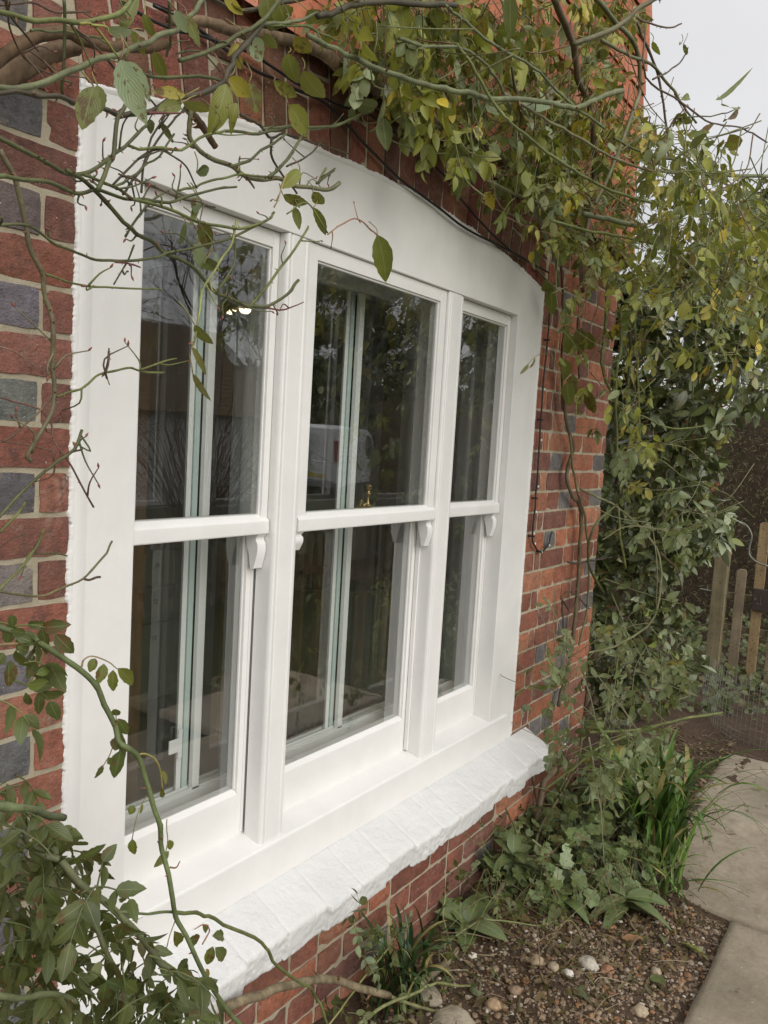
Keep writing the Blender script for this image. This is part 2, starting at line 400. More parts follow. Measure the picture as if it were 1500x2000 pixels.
# ------------------------------------------------------------------ painted brick sill
joints = [-.10, .015, .13, .245, .367, .505, .646, .776, .905, 1.032, 1.173, 1.271, 1.40, 1.52, 1.64, 1.76, 1.88, 1.985]
prof = []                                          # (y, z, kind) from the back of the top to the underside
for t in np.linspace(0, 1, 26): prof.append((.0 - .119 * t, -.983 - .055 * t, 0))
for t in np.linspace(.12, 1, 14): prof.append((-.122, -1.040 - .066 * t, 1))
for t in np.linspace(.15, 1, 10): prof.append((-.122 + .124 * t, -1.109, 2))
xs = np.arange(-.10, 1.986, .0036); SV = np.zeros((len(xs), len(prof), 3)); rb = {}
for i, x in enumerate(xs):
    bi = max(0, min(len(joints) - 2, int(np.searchsorted(joints, x, side='right')) - 1))
    if bi not in rb: rb[bi] = (random.uniform(-.008, .007), random.uniform(-.003, .003), random.uniform(-.010, .008), random.uniform(-.03, .03), random.uniform(.55, 1.6))
    dy, dz, db, sk, rg = rb[bi]; jd = min(abs(x - q) for q in joints[1:-1])
    g = math.exp(-(jd / .0028) ** 2)
    u = (x - joints[bi]) - .06
    for k, (y, z, kd) in enumerate(prof):
        nb = noise.noise((x * 30, y * 30, z * 30 + 7)); nf = noise.noise((x * 110, y * 110, z * 110)); nc = noise.noise((x * 9, 2, z * 9 + y * 12))
        wob = noise.noise((x * 45, 5, 5)) * .003
        if kd == 0:
            t = -y / .12; yy = y + (dy + wob * rg * .6) * t ** 3; zz = z + dz * t + (u * sk * .5) * t + nb * .0007 + nf * .0003 - g * .0046 * (.3 + .7 * t) * (1 + nb)
            if t > .97: zz -= (t - .97) * .04 + max(0, nf) * .0012
        elif kd == 1:
            s = (-1.040 - z) / .066; yy = y + dy + wob * rg * .6 + nb * .0024 * rg + nf * .0022 * rg + g * .016 * (.5 + .5 * s) + .012 * s; zz = z + dz + u * sk * .5 + (db * .7 + nc * .008 + nb * .0025) * s
        else:
            yy = y + dy * .5; zz = z + dz + db * .7 + (nc * .008 + nb * .0025)
        SV[i, k] = (x, yy, zz)
kk = len(prof)
f = [(i * kk + k, (i + 1) * kk + k, (i + 1) * kk + k + 1, i * kk + k + 1)[::-1] for i in range(len(xs) - 1) for k in range(kk - 1)]
bs = MB(); bs.add(SV.reshape(-1, 3), f); e = (len(xs) - 1) * kk
bs.add(SV[-1], [tuple(range(kk))]); bs.add(SV[0], [tuple(range(kk))[::-1]])
bsill = bs.build('window_sill', SILLP, HOUSE, smooth=True); bsill['label'] = 'white painted rough brick sill with chipped front edge'
# ragged edge of paint brushed over the brick beside the frame
pe = MB()
def ragged(path, out, width=.010, amp=.009, y=-.0032):
    """path: points (x,z) along the frame edge, out: unit outward (x,z) at each"""
    P = []; nrm = []
    for (x, z), (ox, oz) in zip(path, out):
        a = amp * (.25 + .8 * noise.noise((x * 14, z * 14, 4)) + .45 * noise.noise((x * 60, z * 60, 1)) + .35 * noise.noise((x * 210, z * 210, 6)))
        n = noise.noise((x * 120, z * 120, 8)) * .0006
        for s_, yy in ((-.012, .001), (-.004, y - .001 + n), (.3 * width + a * .2, y + n * 1.4), (width * .55 + a, y + .0012), (width * .6 + a + .0015, .0045)):
            P.append((x + ox * s_, yy, z + oz * s_))
    n = len(path); pe.add(P, [(i * 5 + k, (i + 1) * 5 + k, (i + 1) * 5 + k + 1, i * 5 + k + 1) for i in range(n - 1) for k in range(4)])
zz = np.arange(-.98, .648, .0018); ragged([(0.004, z) for z in zz], [(-1, 0)] * len(zz), .006, .007, -.0018)
xx = np.arange(0.0, 1.86, .0030); ragged([(x, arc_z(x) + .001) for x in xx], [(0, 1)] * len(xx), .003, .007, -.002)
zz = np.arange(.64, -.98, -.0030); ragged([(1.856, z) for z in zz], [(1, 0)] * len(zz), .007, .008, -.002)
pe.build('paint_edge', PAINT, HOUSE, smooth=True)

# ------------------------------------------------------------------ the window
WT, WB = .525, -.885
arcp = [(x, arc_z(x) - .001) for x in np.linspace(0.003, 1.857, 40)]
win = one('window', lambda b: (
    b.prism([(.0035, -.985), (.1365, -.985), (.1365, WT), (1.668, WT), (1.668, -.985), (1.857, -.985)] + arcp[::-1], .0, .11, axis=1),
    b.add([(q, y_, z_) for z_ in (-.98, .635) for q, y_ in ((.004, -.0003), (.008, -.003), (.018, -.004), (.027, -.0022), (.034, -.0003))], [(i, i + 1, i + 6, i + 5) for i in range(4)])),
    PAINT, HOUSE, bevel=.0022)
win['label'] = 'wide white three-light sash window with an arched head'
def pw(name, f, mat=PAINT, bevel=.0016, **k): return one(name, f, mat, win, bevel=bevel, **k)
pw('timber_sill', lambda b: b.prism([(.11, -.984), (.11, -.858), (.03, -.876), (-.003, -.8845), (-.0065, -.888), (-.0075, -.893), (-.004, -.984)], .1368, 1.80), bevel=.001)
def wobble(o, amp=.0006):
    return o
def mullion(x0, x1, bl):
    def f(b):
        b.prism([(x0 + bl, .11), (x0 + bl, .006), (x0 + bl + .003, .003), (x1 - .018, .003), (x1 - .016, .0065), (x1 - .013, .0065), (x1 - .011, .004), (x1, .006), (x1, .11)], WB + .002, WT - .0006, axis=2)
        # rounded staff bead down the left edge
        n = 8; b.prism([(x0, .055), (x0 + bl - .001, .055), (x0 + bl - .001, .004)] + [(x0 + bl * .5 - bl * .5 * math.sin(math.pi / 2 * t / n) - .0005 * 0, .0 + .012 * (1 - math.cos(math.pi / 2 * t / n)) + .0015) for t in range(n + 1)], WB + .001, WT - .0007, axis=2)
    return pw('mullion', f)
mullion(.522, .602, .016); mullion(1.222, 1.310, .014)
LIGHTS = [(.1368, .5215, .025), (.6025, 1.2215, .010), (1.3105, 1.6675, .025)]
for i, (x0, x1, y0) in enumerate(LIGHTS):
    sw = .020 if i != 1 else .034; rail_b, rail_t = -.1445, -.112
    gy = y0 + .010
    def up(b):
        b.box(x0 + .001, x0 + sw, y0, y0 + .036, rail_b, WT - .001); b.box(x1 - sw, x1 - .001 - (.002 if i == 1 else 0), y0, y0 + .036, rail_b, WT - .001)
        b.box(x0 + sw, x1 - sw, y0 + .0005, y0 + .036, WT - .036, WT - .001)
        for a, c in ((x0 + sw, x0 + sw + .004), (x1 - sw - .004, x1 - sw)): b.box(a, c, y0 + .006, y0 + .014, rail_t, WT - .036)
        b.box(x0 + sw, x1 - sw, y0 + .006, y0 + .014, WT - .041, WT - .036)
    us = pw('upper_sash', up)
    mr = pw('meeting_rail', lambda b: b.prism([(y0 - .007, rail_b), (y0 - .009, rail_b + .004), (y0 - .008, rail_t - .003), (y0 - .004, rail_t + .002), (gy + .002, rail_t + .012), (gy + .012, rail_t + .0125), (y0 + .037, rail_t + .011), (y0 + .037, rail_b)], x0 + .0015, x1 - .002), bevel=.0015)
    for hx in ((x1 - .029,) if i == 0 else (x0 + .002, x1 - .029)):              # sash horns
        pts = [(y0 + .036, rail_b), (y0 - .0015, rail_b)]
        for t in np.linspace(0, 1, 14):
            hs = .55 if hx < x0 + .01 else 1.0; zz_ = rail_b - .004 - .076 * t * hs; yy_ = y0 + (.006 * math.sin(t / .22 * math.pi) if t < .22 else .009 * (1 - math.cos((t - .22) / .78 * math.pi)) * .5 - .004 * math.sin((t - .22) / .78 * math.pi))
            pts.append((yy_, zz_))
        pts += [(y0 + .020, rail_b - .083 * hs), (y0 + .026, rail_b - .05 * hs), (y0 + .036, rail_b - .02 * hs)]
        pw('sash_horn', lambda b: b.prism(pts, hx, hx + .027), bevel=.001)
    pw('glass_pane', lambda b: b.box(x0 + sw - .003, x1 - sw + .003, gy, gy + .003, rail_t, WT - .034), GLASS, bevel=0)
    ly = .062; ls = .022
    pw('lower_sash', lambda b: (b.box(x0 + .001, x0 + ls, ly, ly + .036, WB + .012, rail_b + .03), b.box(x1 - ls, x1 - .001, ly, ly + .036, WB + .012, rail_b + .03),
        b.box(x0 + ls, x1 - ls, ly + .0005, ly + .036, rail_b + .003, rail_b + .032),
        b.prism([(ly - .001, WB + .012), (ly - .001, -.766), (ly + .013, -.757), (ly + .036, -.757), (ly + .036, WB + .012)], x0 + ls, x1 - ls),
        b.box(x1 - ls - .004, x1 - ls, ly + .007, ly + .014, -.757, rail_b + .003), b.box(x0 + ls, x0 + ls + .004, ly + .007, ly + .014, -.757, rail_b + .003)))
    pw('glass_pane', lambda b: b.box(x0 + ls - .003, x1 - ls + .003, ly + .013, ly + .016, -.760, rail_b + .005), GLASS, bevel=0)
    # parting beads on the box sides
    pw('parting_bead', lambda b: (b.box(x0, x0 + .008, y0 + .037, ly - .002, WB + .02, WT - .001), b.box(x1 - .008, x1, y0 + .037, ly - .002, WB + .02, WT - .001)), bevel=.001)
# brass sash fastener on the centre meeting rail
def fast(b):
    cx, cy, cz = .905, .030, -.0985
    b.box(cx - .03, cx + .018, cy - .008, cy + .012, cz, cz + .003)
    b.lathe([(0, .003), (.010, .003), (.0105, .006), (.006, .009), (.0042, .013), (.0036, .026), (.0042, .029), (.0075, .034), (.0078, .037), (.0042, .041), (.0036, .044), (.0085, .052), (.009, .058), (.0062, .0605), (.002, .062), (0, .062)], (cx + .008, cy, cz), 18)
    b.prism([(cx - .030, cz + .003), (cx - .008, cz + .003), (cx - .010, cz + .014), (cx - .015, cz + .021), (cx - .020, cz + .0215), (cx - .025, cz + .015)], cy - .002, cy + .003, axis=1)
    b.tube([(cx - .018, cy - .004, cz + .005), (cx - .010, cy - .006, cz + .010), (cx + .002, cy - .007, cz + .007)], .0032, 8)
fo = one('sash_fastener', fast, BRASS, win, bevel=.0006)

# secondary glazing behind, with its own linings
sec = one('secondary_window', lambda b: (b.box(.085, 1.775, .185, .235, -.862, -.790), b.box(.085, 1.775, .185, .235, .50, .56),
    b.box(.085, .125, .185, .235, -.79, .50), b.box(1.73, 1.775, .185, .235, -.79, .50),
    b.box(.602, .672, .185, .235, -.79, .50), b.box(1.35, 1.42, .185, .235, -.79, .50)), ALU, HOUSE, bevel=.001)
sec['label'] = 'white aluminium sliding secondary glazing behind the sashes'
def ps(name, f, mat=ALU, bevel=.0008): return one(name, f, mat, sec, bevel=bevel)
ps('track', lambda b: [b.box(.125, .60, y, y + .004, -.79, -.782) for y in (.19, .205, .225)] + [b.box(.674, 1.348, y, y + .004, -.79, -.782) for y in (.19, .205, .225)] + [b.box(1.422, 1.73, y, y + .004, -.79, -.782) for y in (.19, .205, .225)])
for a, c, mid in ((.125, .602, .478), (.672, 1.35, 1.045), (1.42, 1.73, 1.60)):
    ps('stile', lambda b: b.box(mid - .002, mid + .020, .190, .203, -.788, .498))
    ps('stile', lambda b: (b.box(mid - .018, mid - .0025, .208, .222, -.788, .498)), ALUG)
    ps('handle_strip', lambda b: (b.box(mid - .034, mid - .0195, .212, .220, -.788, .498)), ALU)
    ps('glass_pane', lambda b: b.box(mid + .02, c, .195, .198, -.785, .498), GLASS, 0)
    ps('glass_pane', lambda b: b.box(a, mid - .034, .213, .216, -.785, .498), GLASS, 0)
ps('catch', lambda b: (b.box(.436, .448, .198, .206, -.700, -.63), b.box(.408, .4355, .197, .201, -.683, -.65)))
lining = one('window_lining', lambda b: (b.box(.0, .0845, .113, .298, -.985, .58), b.box(1.7755, 1.86, .113, .298, -.985, .58), b.box(.085, 1.775, .113, .298, .561, .64),
    b.box(.085, 1.775, .113, .34, -.985, -.8625)), PAINT, HOUSE, bevel=.001)
lining['label'] = 'white painted boards lining the window recess'

# ------------------------------------------------------------------ the room behind the window
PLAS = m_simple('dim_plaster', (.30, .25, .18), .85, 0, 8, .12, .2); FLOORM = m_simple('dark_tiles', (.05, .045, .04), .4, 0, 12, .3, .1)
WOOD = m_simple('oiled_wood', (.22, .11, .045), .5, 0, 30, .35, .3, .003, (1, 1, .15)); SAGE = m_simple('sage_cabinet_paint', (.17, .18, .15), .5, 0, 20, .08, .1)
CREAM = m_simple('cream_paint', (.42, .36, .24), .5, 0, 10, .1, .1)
def struct(name, f, mat, **k):
    o = one(name, f, mat, **k); o['kind'] = 'structure'; return o
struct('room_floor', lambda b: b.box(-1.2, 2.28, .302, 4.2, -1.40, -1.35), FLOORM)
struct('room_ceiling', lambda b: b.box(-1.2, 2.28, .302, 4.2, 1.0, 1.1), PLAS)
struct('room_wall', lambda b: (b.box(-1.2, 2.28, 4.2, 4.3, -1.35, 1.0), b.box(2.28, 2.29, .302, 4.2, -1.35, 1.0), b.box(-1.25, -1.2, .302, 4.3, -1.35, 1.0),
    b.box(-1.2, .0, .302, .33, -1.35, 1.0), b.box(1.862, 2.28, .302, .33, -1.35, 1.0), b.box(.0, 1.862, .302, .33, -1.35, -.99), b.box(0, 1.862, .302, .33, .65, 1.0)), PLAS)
# drawer cabinet
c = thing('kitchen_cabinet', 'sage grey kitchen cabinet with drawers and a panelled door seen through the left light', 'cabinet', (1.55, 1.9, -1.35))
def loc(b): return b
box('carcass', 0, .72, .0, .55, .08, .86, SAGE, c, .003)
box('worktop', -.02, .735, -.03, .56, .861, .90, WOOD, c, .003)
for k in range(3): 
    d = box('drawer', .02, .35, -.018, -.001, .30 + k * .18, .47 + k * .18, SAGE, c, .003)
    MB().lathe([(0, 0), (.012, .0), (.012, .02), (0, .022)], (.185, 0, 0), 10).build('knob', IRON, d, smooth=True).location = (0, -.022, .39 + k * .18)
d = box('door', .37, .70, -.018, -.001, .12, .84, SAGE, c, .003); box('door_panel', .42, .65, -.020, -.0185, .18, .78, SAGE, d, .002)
# wooden shelf unit with jars, against the right hand wall
c = thing('wooden_shelf_unit', 'wooden shelf unit with upright slats seen through the middle light', 'shelf unit', (1.72, .48, -1.35))
box('shelf', 0, .55, 0, .95, .86, .90, WOOD, c, .003); box('shelf', 0.02, .55, .02, .93, .42, .44, WOOD, c, .003)
for k in range(9): box('slat', .01, .03, .03 + k * .108, .075 + k * .108, .0, .858, WOOD, c, .002)
JG = m_simple('jar_clay', (.30, .24, .16), .45, 0, 60, .25, .4)
for k, (jx, jy, s_) in enumerate([(1.93, .62, 1.0), (2.02, .88, 1.15), (1.90, 1.12, .8)]):
    j = one('storage_jar', lambda b: b.lathe([(0, 0), (.045, 0), (.052, .01), (.052, .12), (.044, .135), (.044, .15), (.048, .152), (.048, .165), (0, .168)], seg=20), JG, smooth=True)
    j.location = (jx, jy, -.449); j.scale = (s_,) * 3
    tag(j, ['mid-sized stoneware jar on the shelf nearest the glass', 'largest stoneware jar between the two others', 'smallest stoneware jar farthest along the shelf'][k], 'jar', 'jars on the wooden shelf')
c = thing('wooden_post', 'dark brown wooden post standing inside the left light', 'post', (1.02, 1.15, -1.35)); box('post', -.035, .035, -.035, .035, 0, 2.34, WOOD, c, .004); box('foot', -.05, .05, -.05, .05, 0, .03, WOOD, c, .004)
c = thing('inner_door', 'cream panelled door standing open at the left inside the room', 'door', (.80, .98, -1.34)); box('door_leaf', 0, .035, 0, .75, 0, 2.0, CREAM, c, .003); box('handle', -.05, -.001, .06, .08, .98, 1.0, BRASS, c, .003)
# ------------------------------------------------------------------ ground
def m_ground(name, c1, c2, n=3, bs=.6, dist=.03, fine=40, c3=None):
    t = NT(name); a = t.noise(n, 6, .65); b = t.noise(fine, 5, .7)
    col = t.mix(t.rng(a, .35, .65, 0, 1), c1, c2); col = t.mix(t.rng(b, .35, .65, 0, .5), col, c3 or tuple(x * .5 for x in c1))
    t.bump(b, bs, dist); return t.set(col, .95, 0, .2)
SOIL = m_ground('garden_soil', (.095, .062, .04), (.07, .045, .03), 5, .9, .02, 60, (.14, .10, .07))
GRASSM = m_ground('rough_lawn', (.05, .065, .025), (.085, .08, .04), 1.5, .7, .05, 30)
def sheet(name, x0, x1, y0, y1, nx, ny, zf, mat):
    X = np.linspace(x0, x1, nx + 1); Y = np.linspace(y0, y1, ny + 1)
    V = [(x, y, zf(x, y)) for x in X for y in Y]; w_ = ny + 1
    f = [(i * w_ + k, (i + 1) * w_ + k, (i + 1) * w_ + k + 1, i * w_ + k + 1) for i in range(nx) for k in range(ny)]
    o = MB().add(V, f).build(name, mat, smooth=True); o['kind'] = 'structure'; return o
sheet('ground', -120, 160, -140, 120, 56, 52, lambda x, y: -1.58 + (0 if abs(x) < 12 and abs(y) < 12 else .12 * noise.noise((x * .05, y * .05, 0))), GRASSM)
def soil_z(x, y):
    return -1.502 + .020 * noise.noise((x * 3, y * 3, 1)) + .010 * noise.noise((x * 11, y * 11, 4)) + .035 * max(0, 1 - abs(y) / .25) - .02 * max(0, (-y - .62) / .2) * (1 if y > -.9 else 1)
def soil_c(x, y): return max(-1.56, soil_z(x, y)) if y > -.86 else -1.54
sheet('soil', -.6, 7.5, -1.0, 1.6, 260, 84, soil_c, SOIL)
def m_stone():
    t = NT('paving_stone'); a = t.noise(4, 6, .65); b = t.noise(45, 6, .7); c = t.noise(1.3, 3)
    col = t.mix(t.rng(a, .35, .65, 0, 1), (.31, .255, .185), (.45, .385, .29)); col = t.mix(t.rng(c, .45, .65, 0, .6), col, (.19, .17, .115)); col = t.mix(t.rng(t.noise(14, 7, .8), .52, .66, 0, .5), col, (.20, .155, .10))
    col = t.mix(t.rng(b, .3, .7, 0, .35), col, (.13, .11, .08)); col = t.mix(t.rng(t.noise(9, 5, .7), .66, .70, 0, .7), col, (.08, .075, .06))
    col = t.mix(t.rng(t.noise(60, 2), .74, .76, 0, .8), col, (.55, .52, .46))
    t.bump(t.math('ADD', b, a), .5, .006); return t.set(col, .85, 0, .3)
STONE = m_stone()
def slab_(x0, x1, y0, y1, z, sk=0):
    b = MB(); nx, ny = 40, 40; X = np.linspace(x0, x1, nx + 1); Y = np.linspace(y0, y1, ny + 1); V = []
    for i, x in enumerate(X):
        for k, y in enumerate(Y):
            ex = min(i, nx - i); ey = min(k, ny - k); e = .006 if (ex == 0 or ey == 0) else 0
            wx = .008 * noise.noise((y * 9, x, 3)) if ex == 0 else 0; wy = .008 * noise.noise((x * 9, y, 7)) if ey == 0 else 0
            V.append((x + wx + sk * (y - y0), y + wy, z - e + .003 * noise.noise((x * 6, y * 6, 2)) + .0012 * noise.noise((x * 30, y * 30, 2))))
    w_ = ny + 1; f = [(i * w_ + k, (i + 1) * w_ + k, (i + 1) * w_ + k + 1, i * w_ + k + 1) for i in range(nx) for k in range(ny)]
    ring = [i * w_ for i in range(nx + 1)] + [nx * w_ + k for k in range(1, w_)] + [i * w_ + ny for i in range(nx - 1, -1, -1)] + list(range(ny - 1, 0, -1))
    n0 = len(V); V += [(V[r][0], V[r][1], z - .05) for r in ring]; L = len(ring)
    f += [(ring[a], n0 + a, n0 + (a + 1) % L, ring[(a + 1) % L]) for a in range(L)]
    o = b.add(V, f).build('path', STONE, smooth=True); o['kind'] = 'structure'
slab_(.9, 2.075, -1.62, -.775, -1.488); slab_(2.09, 3.06, -1.30, -.44, -1.492, .02); slab_(3.075, 3.80, -1.28, -.40, -1.495, -.03); slab_(2.09, 3.2, -2.1, -1.32, -1.49)
slab_(-.4, .885, -1.62, -.80, -1.49)

# ------------------------------------------------------------------ leaves, canes
def leaf_mesh(name, mat, P, D, N, L, W, C, parent=None, curl=.25, fold=.25, st=5, serr=0, wave=.1, prof=None):
    P, D, N = (np.asarray(a, float) for a in (P, D, N)); n = len(P); D = unit(D); S = unit(np.cross(D, N)); N = np.cross(S, D)
    L = np.broadcast_to(L, (n,))[:, None]; W = np.broadcast_to(W, (n,))[:, None]; curl = np.broadcast_to(curl, (n,))[:, None]; fold = np.broadcast_to(fold, (n,))[:, None]
    ts = np.linspace(0, 1, st + 1)[1:-1]; rnd = RNG.random((n, 1)); tw = (RNG.random((n, 1)) - .5) * .9; bendS = (RNG.random((n, 1)) - .5) * .25
    V = [P]; U = [np.hstack([np.full((n, 1), .5), np.zeros((n, 1)), rnd, np.ones((n, 1))])]
    def mid(t): return P + D * t * L * (1 - .18 * curl * t) - N * (curl * t * t * L) + S * (bendS * t * t * L)
    for i, t in enumerate(ts):
        w_ = (prof(t) if prof else math.sin(math.pi * t ** .82) ** .8); c_, s_ = np.cos(tw * t), np.sin(tw * t); S2 = S * c_ + N * s_; N2 = N * c_ - S * s_
        for s in (-1, 0, 1):
            ed = (1 + serr * (1 if i % 2 else -1) + wave * (RNG.random((n, 1)) - .5)) if s else 1
            V.append(mid(t) + S2 * (s * w_ * W / 2 * ed) + N2 * (fold * abs(s) * w_ * W / 2 + (wave * (RNG.random((n, 1)) - .5) * W * .5 if s else 0)))
            U.append(np.hstack([np.full((n, 1), .5 + .5 * s), np.full((n, 1), t), rnd, np.ones((n, 1))]))
    V.append(mid(1.0)); U.append(np.hstack([np.full((n, 1), .5), np.ones((n, 1)), rnd, np.ones((n, 1))]))
    k = len(V); V = np.stack(V, 1).reshape(-1, 3); U = np.stack(U, 1).reshape(-1, 4)
    F = [(0, 2, 1), (0, 3, 2)]
    for i in range(len(ts) - 1):
        a = 1 + 3 * i; F += [(a, a + 1, a + 4, a + 3), (a + 1, a + 2, a + 5, a + 4)]
    a = 1 + 3 * (len(ts) - 1); F += [(a, a + 1, k - 1), (a + 1, a + 2, k - 1)]
    b = MB(); b.add(V, [], 0, np.repeat(np.asarray(C, float), k, axis=0))
    b.f = [tuple(q + j * k for q in f) for j in range(n) for f in F]; b.m = [0] * len(b.f)
    return b.build(name, mat, parent, smooth=True, uv=U)
ROSE_C = [((.20, .21, .022), 28), ((.29, .30, .036), 24), ((.07, .095, .016), 16), ((.36, .34, .06), 12), ((.34, .40, .23), 10), ((.56, .42, .04), 9), ((.34, .18, .05), 2), ((.36, .34, .17), 4)]
EVER_C = [((.045, .068, .025), 34), ((.08, .115, .04), 26), ((.14, .18, .085), 20), ((.23, .27, .07), 10), ((.32, .38, .25), 12)]
SHOOT_C = [((.045, .068, .022), 40), ((.065, .09, .025), 25), ((.034, .05, .017), 30), ((.14, .16, .05), 5)]
def cols(pal, n):
    w_ = np.array([q for _, q in pal], float); idx = RNG.choice(len(pal), n, p=w_ / w_.sum()); c = np.array([q for q, _ in pal])[idx]
    return c * RNG.uniform(.75, 1.2, (n, 1))
def in_poly(P, poly):
    x, y = P[:, 0], P[:, 1]; r = np.zeros(len(P), bool); q = np.asarray(poly, float); j = len(q) - 1
    for i in range(len(q)):
        c = ((q[i, 1] > y) != (q[j, 1] > y)) & (x < (q[j, 0] - q[i, 0]) * (y - q[i, 1]) / (q[j, 1] - q[i, 1] + 1e-9) + q[i, 0]); r ^= c; j = i
    return r
def poly_pts(poly, n):
    q = np.asarray(poly, float); lo, hi = q.min(0), q.max(0); out = []
    while len(out) < n:
        P = RNG.uniform(lo, hi, (n * 2, 2)); out += P[in_poly(P, poly)].tolist()
    return np.array(out[:n])
def depth_pts(px, near, far):
    """points spread through the depth of the crown: near/far in metres from the viewer's side, kept clear of the wall"""
    out = []
    for (x, y), a, b in zip(px, np.broadcast_to(near, len(px)), np.broadcast_to(far, len(px))):
        d = ray(x, y); t = RNG.uniform(a, b); ty = (-.05 - CAM[1]) / d[1] if d[1] > 0 else 99
        if CAM[0] + d[0] * ty < 2.66: t = ty * (1 - .18 * RNG.random() ** 1.2)
        out.append(CAM + d * t)
    return np.array(out)
class Plant:
    """gathers many leaves and thin stalks, then builds one foliage and one twig part"""
    def __init__(s): s.P = []; s.D = []; s.N = []; s.L = []; s.W = []; s.C = []; s.tw = MB()
    def leaf(s, P, D, N, L, W, C): s.P.append(P); s.D.append(D); s.N.append(N); s.L.append(L); s.W.append(W); s.C.append(C)
    def build(s, parent, mat, name='foliage', stem=None, curl=.25, fold=.28, st=5, twname='leaf_stalks', **k):
        n = len(s.P)
        if n: leaf_mesh(name, mat, s.P, s.D, s.N, np.array(s.L), np.array(s.W), np.array(s.C), parent, curl=RNG.normal(curl, .15, n), fold=RNG.uniform(0, fold * 2, n), st=st, **k)
        if s.tw.n: s.tw.build(twname, stem or STEM, parent, smooth=True)['kind'] = 'stuff'
def compound(pl, P, d, pal, Lr=.09, n=5, ll=.045, lw=.5, hang=.5, tcol=(.16, .19, .06), r=.0008, jit=.5):
    """a rose leaf: curved stalk with paired leaflets and one at the tip"""
    d = unit(np.asarray(d, float)); Q = [P]; dd = d.copy()
    for i in range(6): dd = unit(dd + np.array([0, 0, -hang * .25]) + RNG.normal(0, .06, 3)); Q.append(Q[-1] + dd * Lr / 6)
    Q = np.array(Q); pl.tw.tube(Q, np.linspace(r * 1.3, r * .7, len(Q)), 4, 0, tcol, False)
    C = cols(pal, 1)[0]; sd = unit(np.cross(dd, RNG.normal(0, 1, 3)))
    ks = [6] + [k for k in (4, 4, 2, 2)[:n - 1]]; sg = 1
    for k in ks:
        a = unit(Q[min(k + 1, 6)] - Q[k - 1]); D = a + (0 if k == 6 else 1) * sd * sg * 1.1 + np.array([0, 0, -hang]) + RNG.normal(0, .2 * jit, 3); sg = -sg if k != 6 else sg
        N = unit(np.cross(D, sd) + RNG.normal(0, jit, 3)); s_ = ll * RNG.uniform(.7, 1.15)
        pl.leaf(Q[k], D, N, s_, s_ * lw * RNG.uniform(.8, 1.15), C * RNG.uniform(.8, 1.2))
def cane(parent, px, y, wpx, col=(.15, .18, .06), mat=STEM, name='cane', thorns=0, k=5, taper=.8, sides=8, dz=None, wob=0):
    """a stem measured along the photograph's pixels at its own distance y from the wall (negative is in front)"""
    n = len(px); ys = np.interp(np.linspace(0, 1, n), np.linspace(0, 1, len(y)), y) if isinstance(y, (list, tuple)) else np.full(n, y)
    P = np.array([at(a, b, y=yy) for (a, b), yy in zip(px, ys)]); P = smoothline(P, k)
    nseg = max(1, int(np.linalg.norm(np.diff(P, axis=0), axis=1).sum() / .03)); jk = RNG.normal(0, 1, (nseg + 3, 3)); sq = np.linspace(0, nseg, len(P))
    env = np.minimum(1, np.minimum(np.arange(len(P)), np.arange(len(P))[::-1]) / 3)[:, None]
    P = P + np.column_stack([np.interp(sq, np.arange(nseg + 3), jk[:, i]) for i in range(3)]) * .0016 * env     # slight kinks from node to node
    if wob: P = P + np.array([[noise.noise((q[0] * 12, q[2] * 12, i)) * wob for i in range(3)] for q in P])
    dist = (P - CAM) @ (-ROT[2]); w0, w1 = (wpx if isinstance(wpx, tuple) else (wpx, wpx * taper))
    r = np.linspace(w0, w1, len(P)) / 2 * dist / F_PX
    r = r * (1 + .10 * np.array([noise.noise((i * .9, 3, w0)) for i in range(len(P))])) * (1 + .22 * np.maximum(0, 1 - np.abs(sq - np.round(sq)) * 5) * (np.arange(len(P)) % 5 == 2))
    cw = np.array([1 + .45 * noise.noise((q[0] * 25, q[1] * 25, q[2] * 25)) for q in P]); b = MB(); b.tube(P, r, sides, 0, np.repeat(np.outer(cw, col), sides, axis=0))
    for _ in range(thorns):
        i = random.randrange(1, len(P) - 1); d = unit(P[i + 1] - P[i]); s_ = unit(np.cross(d, RNG.normal(0, 1, 3))); h = r[i] * RNG.uniform(1.2, 2.2)
        b.tube([P[i] + s_ * r[i] * .8, P[i] + s_ * (r[i] + h * .5) - d * h * .1, P[i] + s_ * (r[i] + h) - d * h * .45], [r[i] * .55, r[i] * .28, r[i] * .05], 5, 0, (.24, .13, .07))
    return b.build(name, mat, parent, smooth=True)

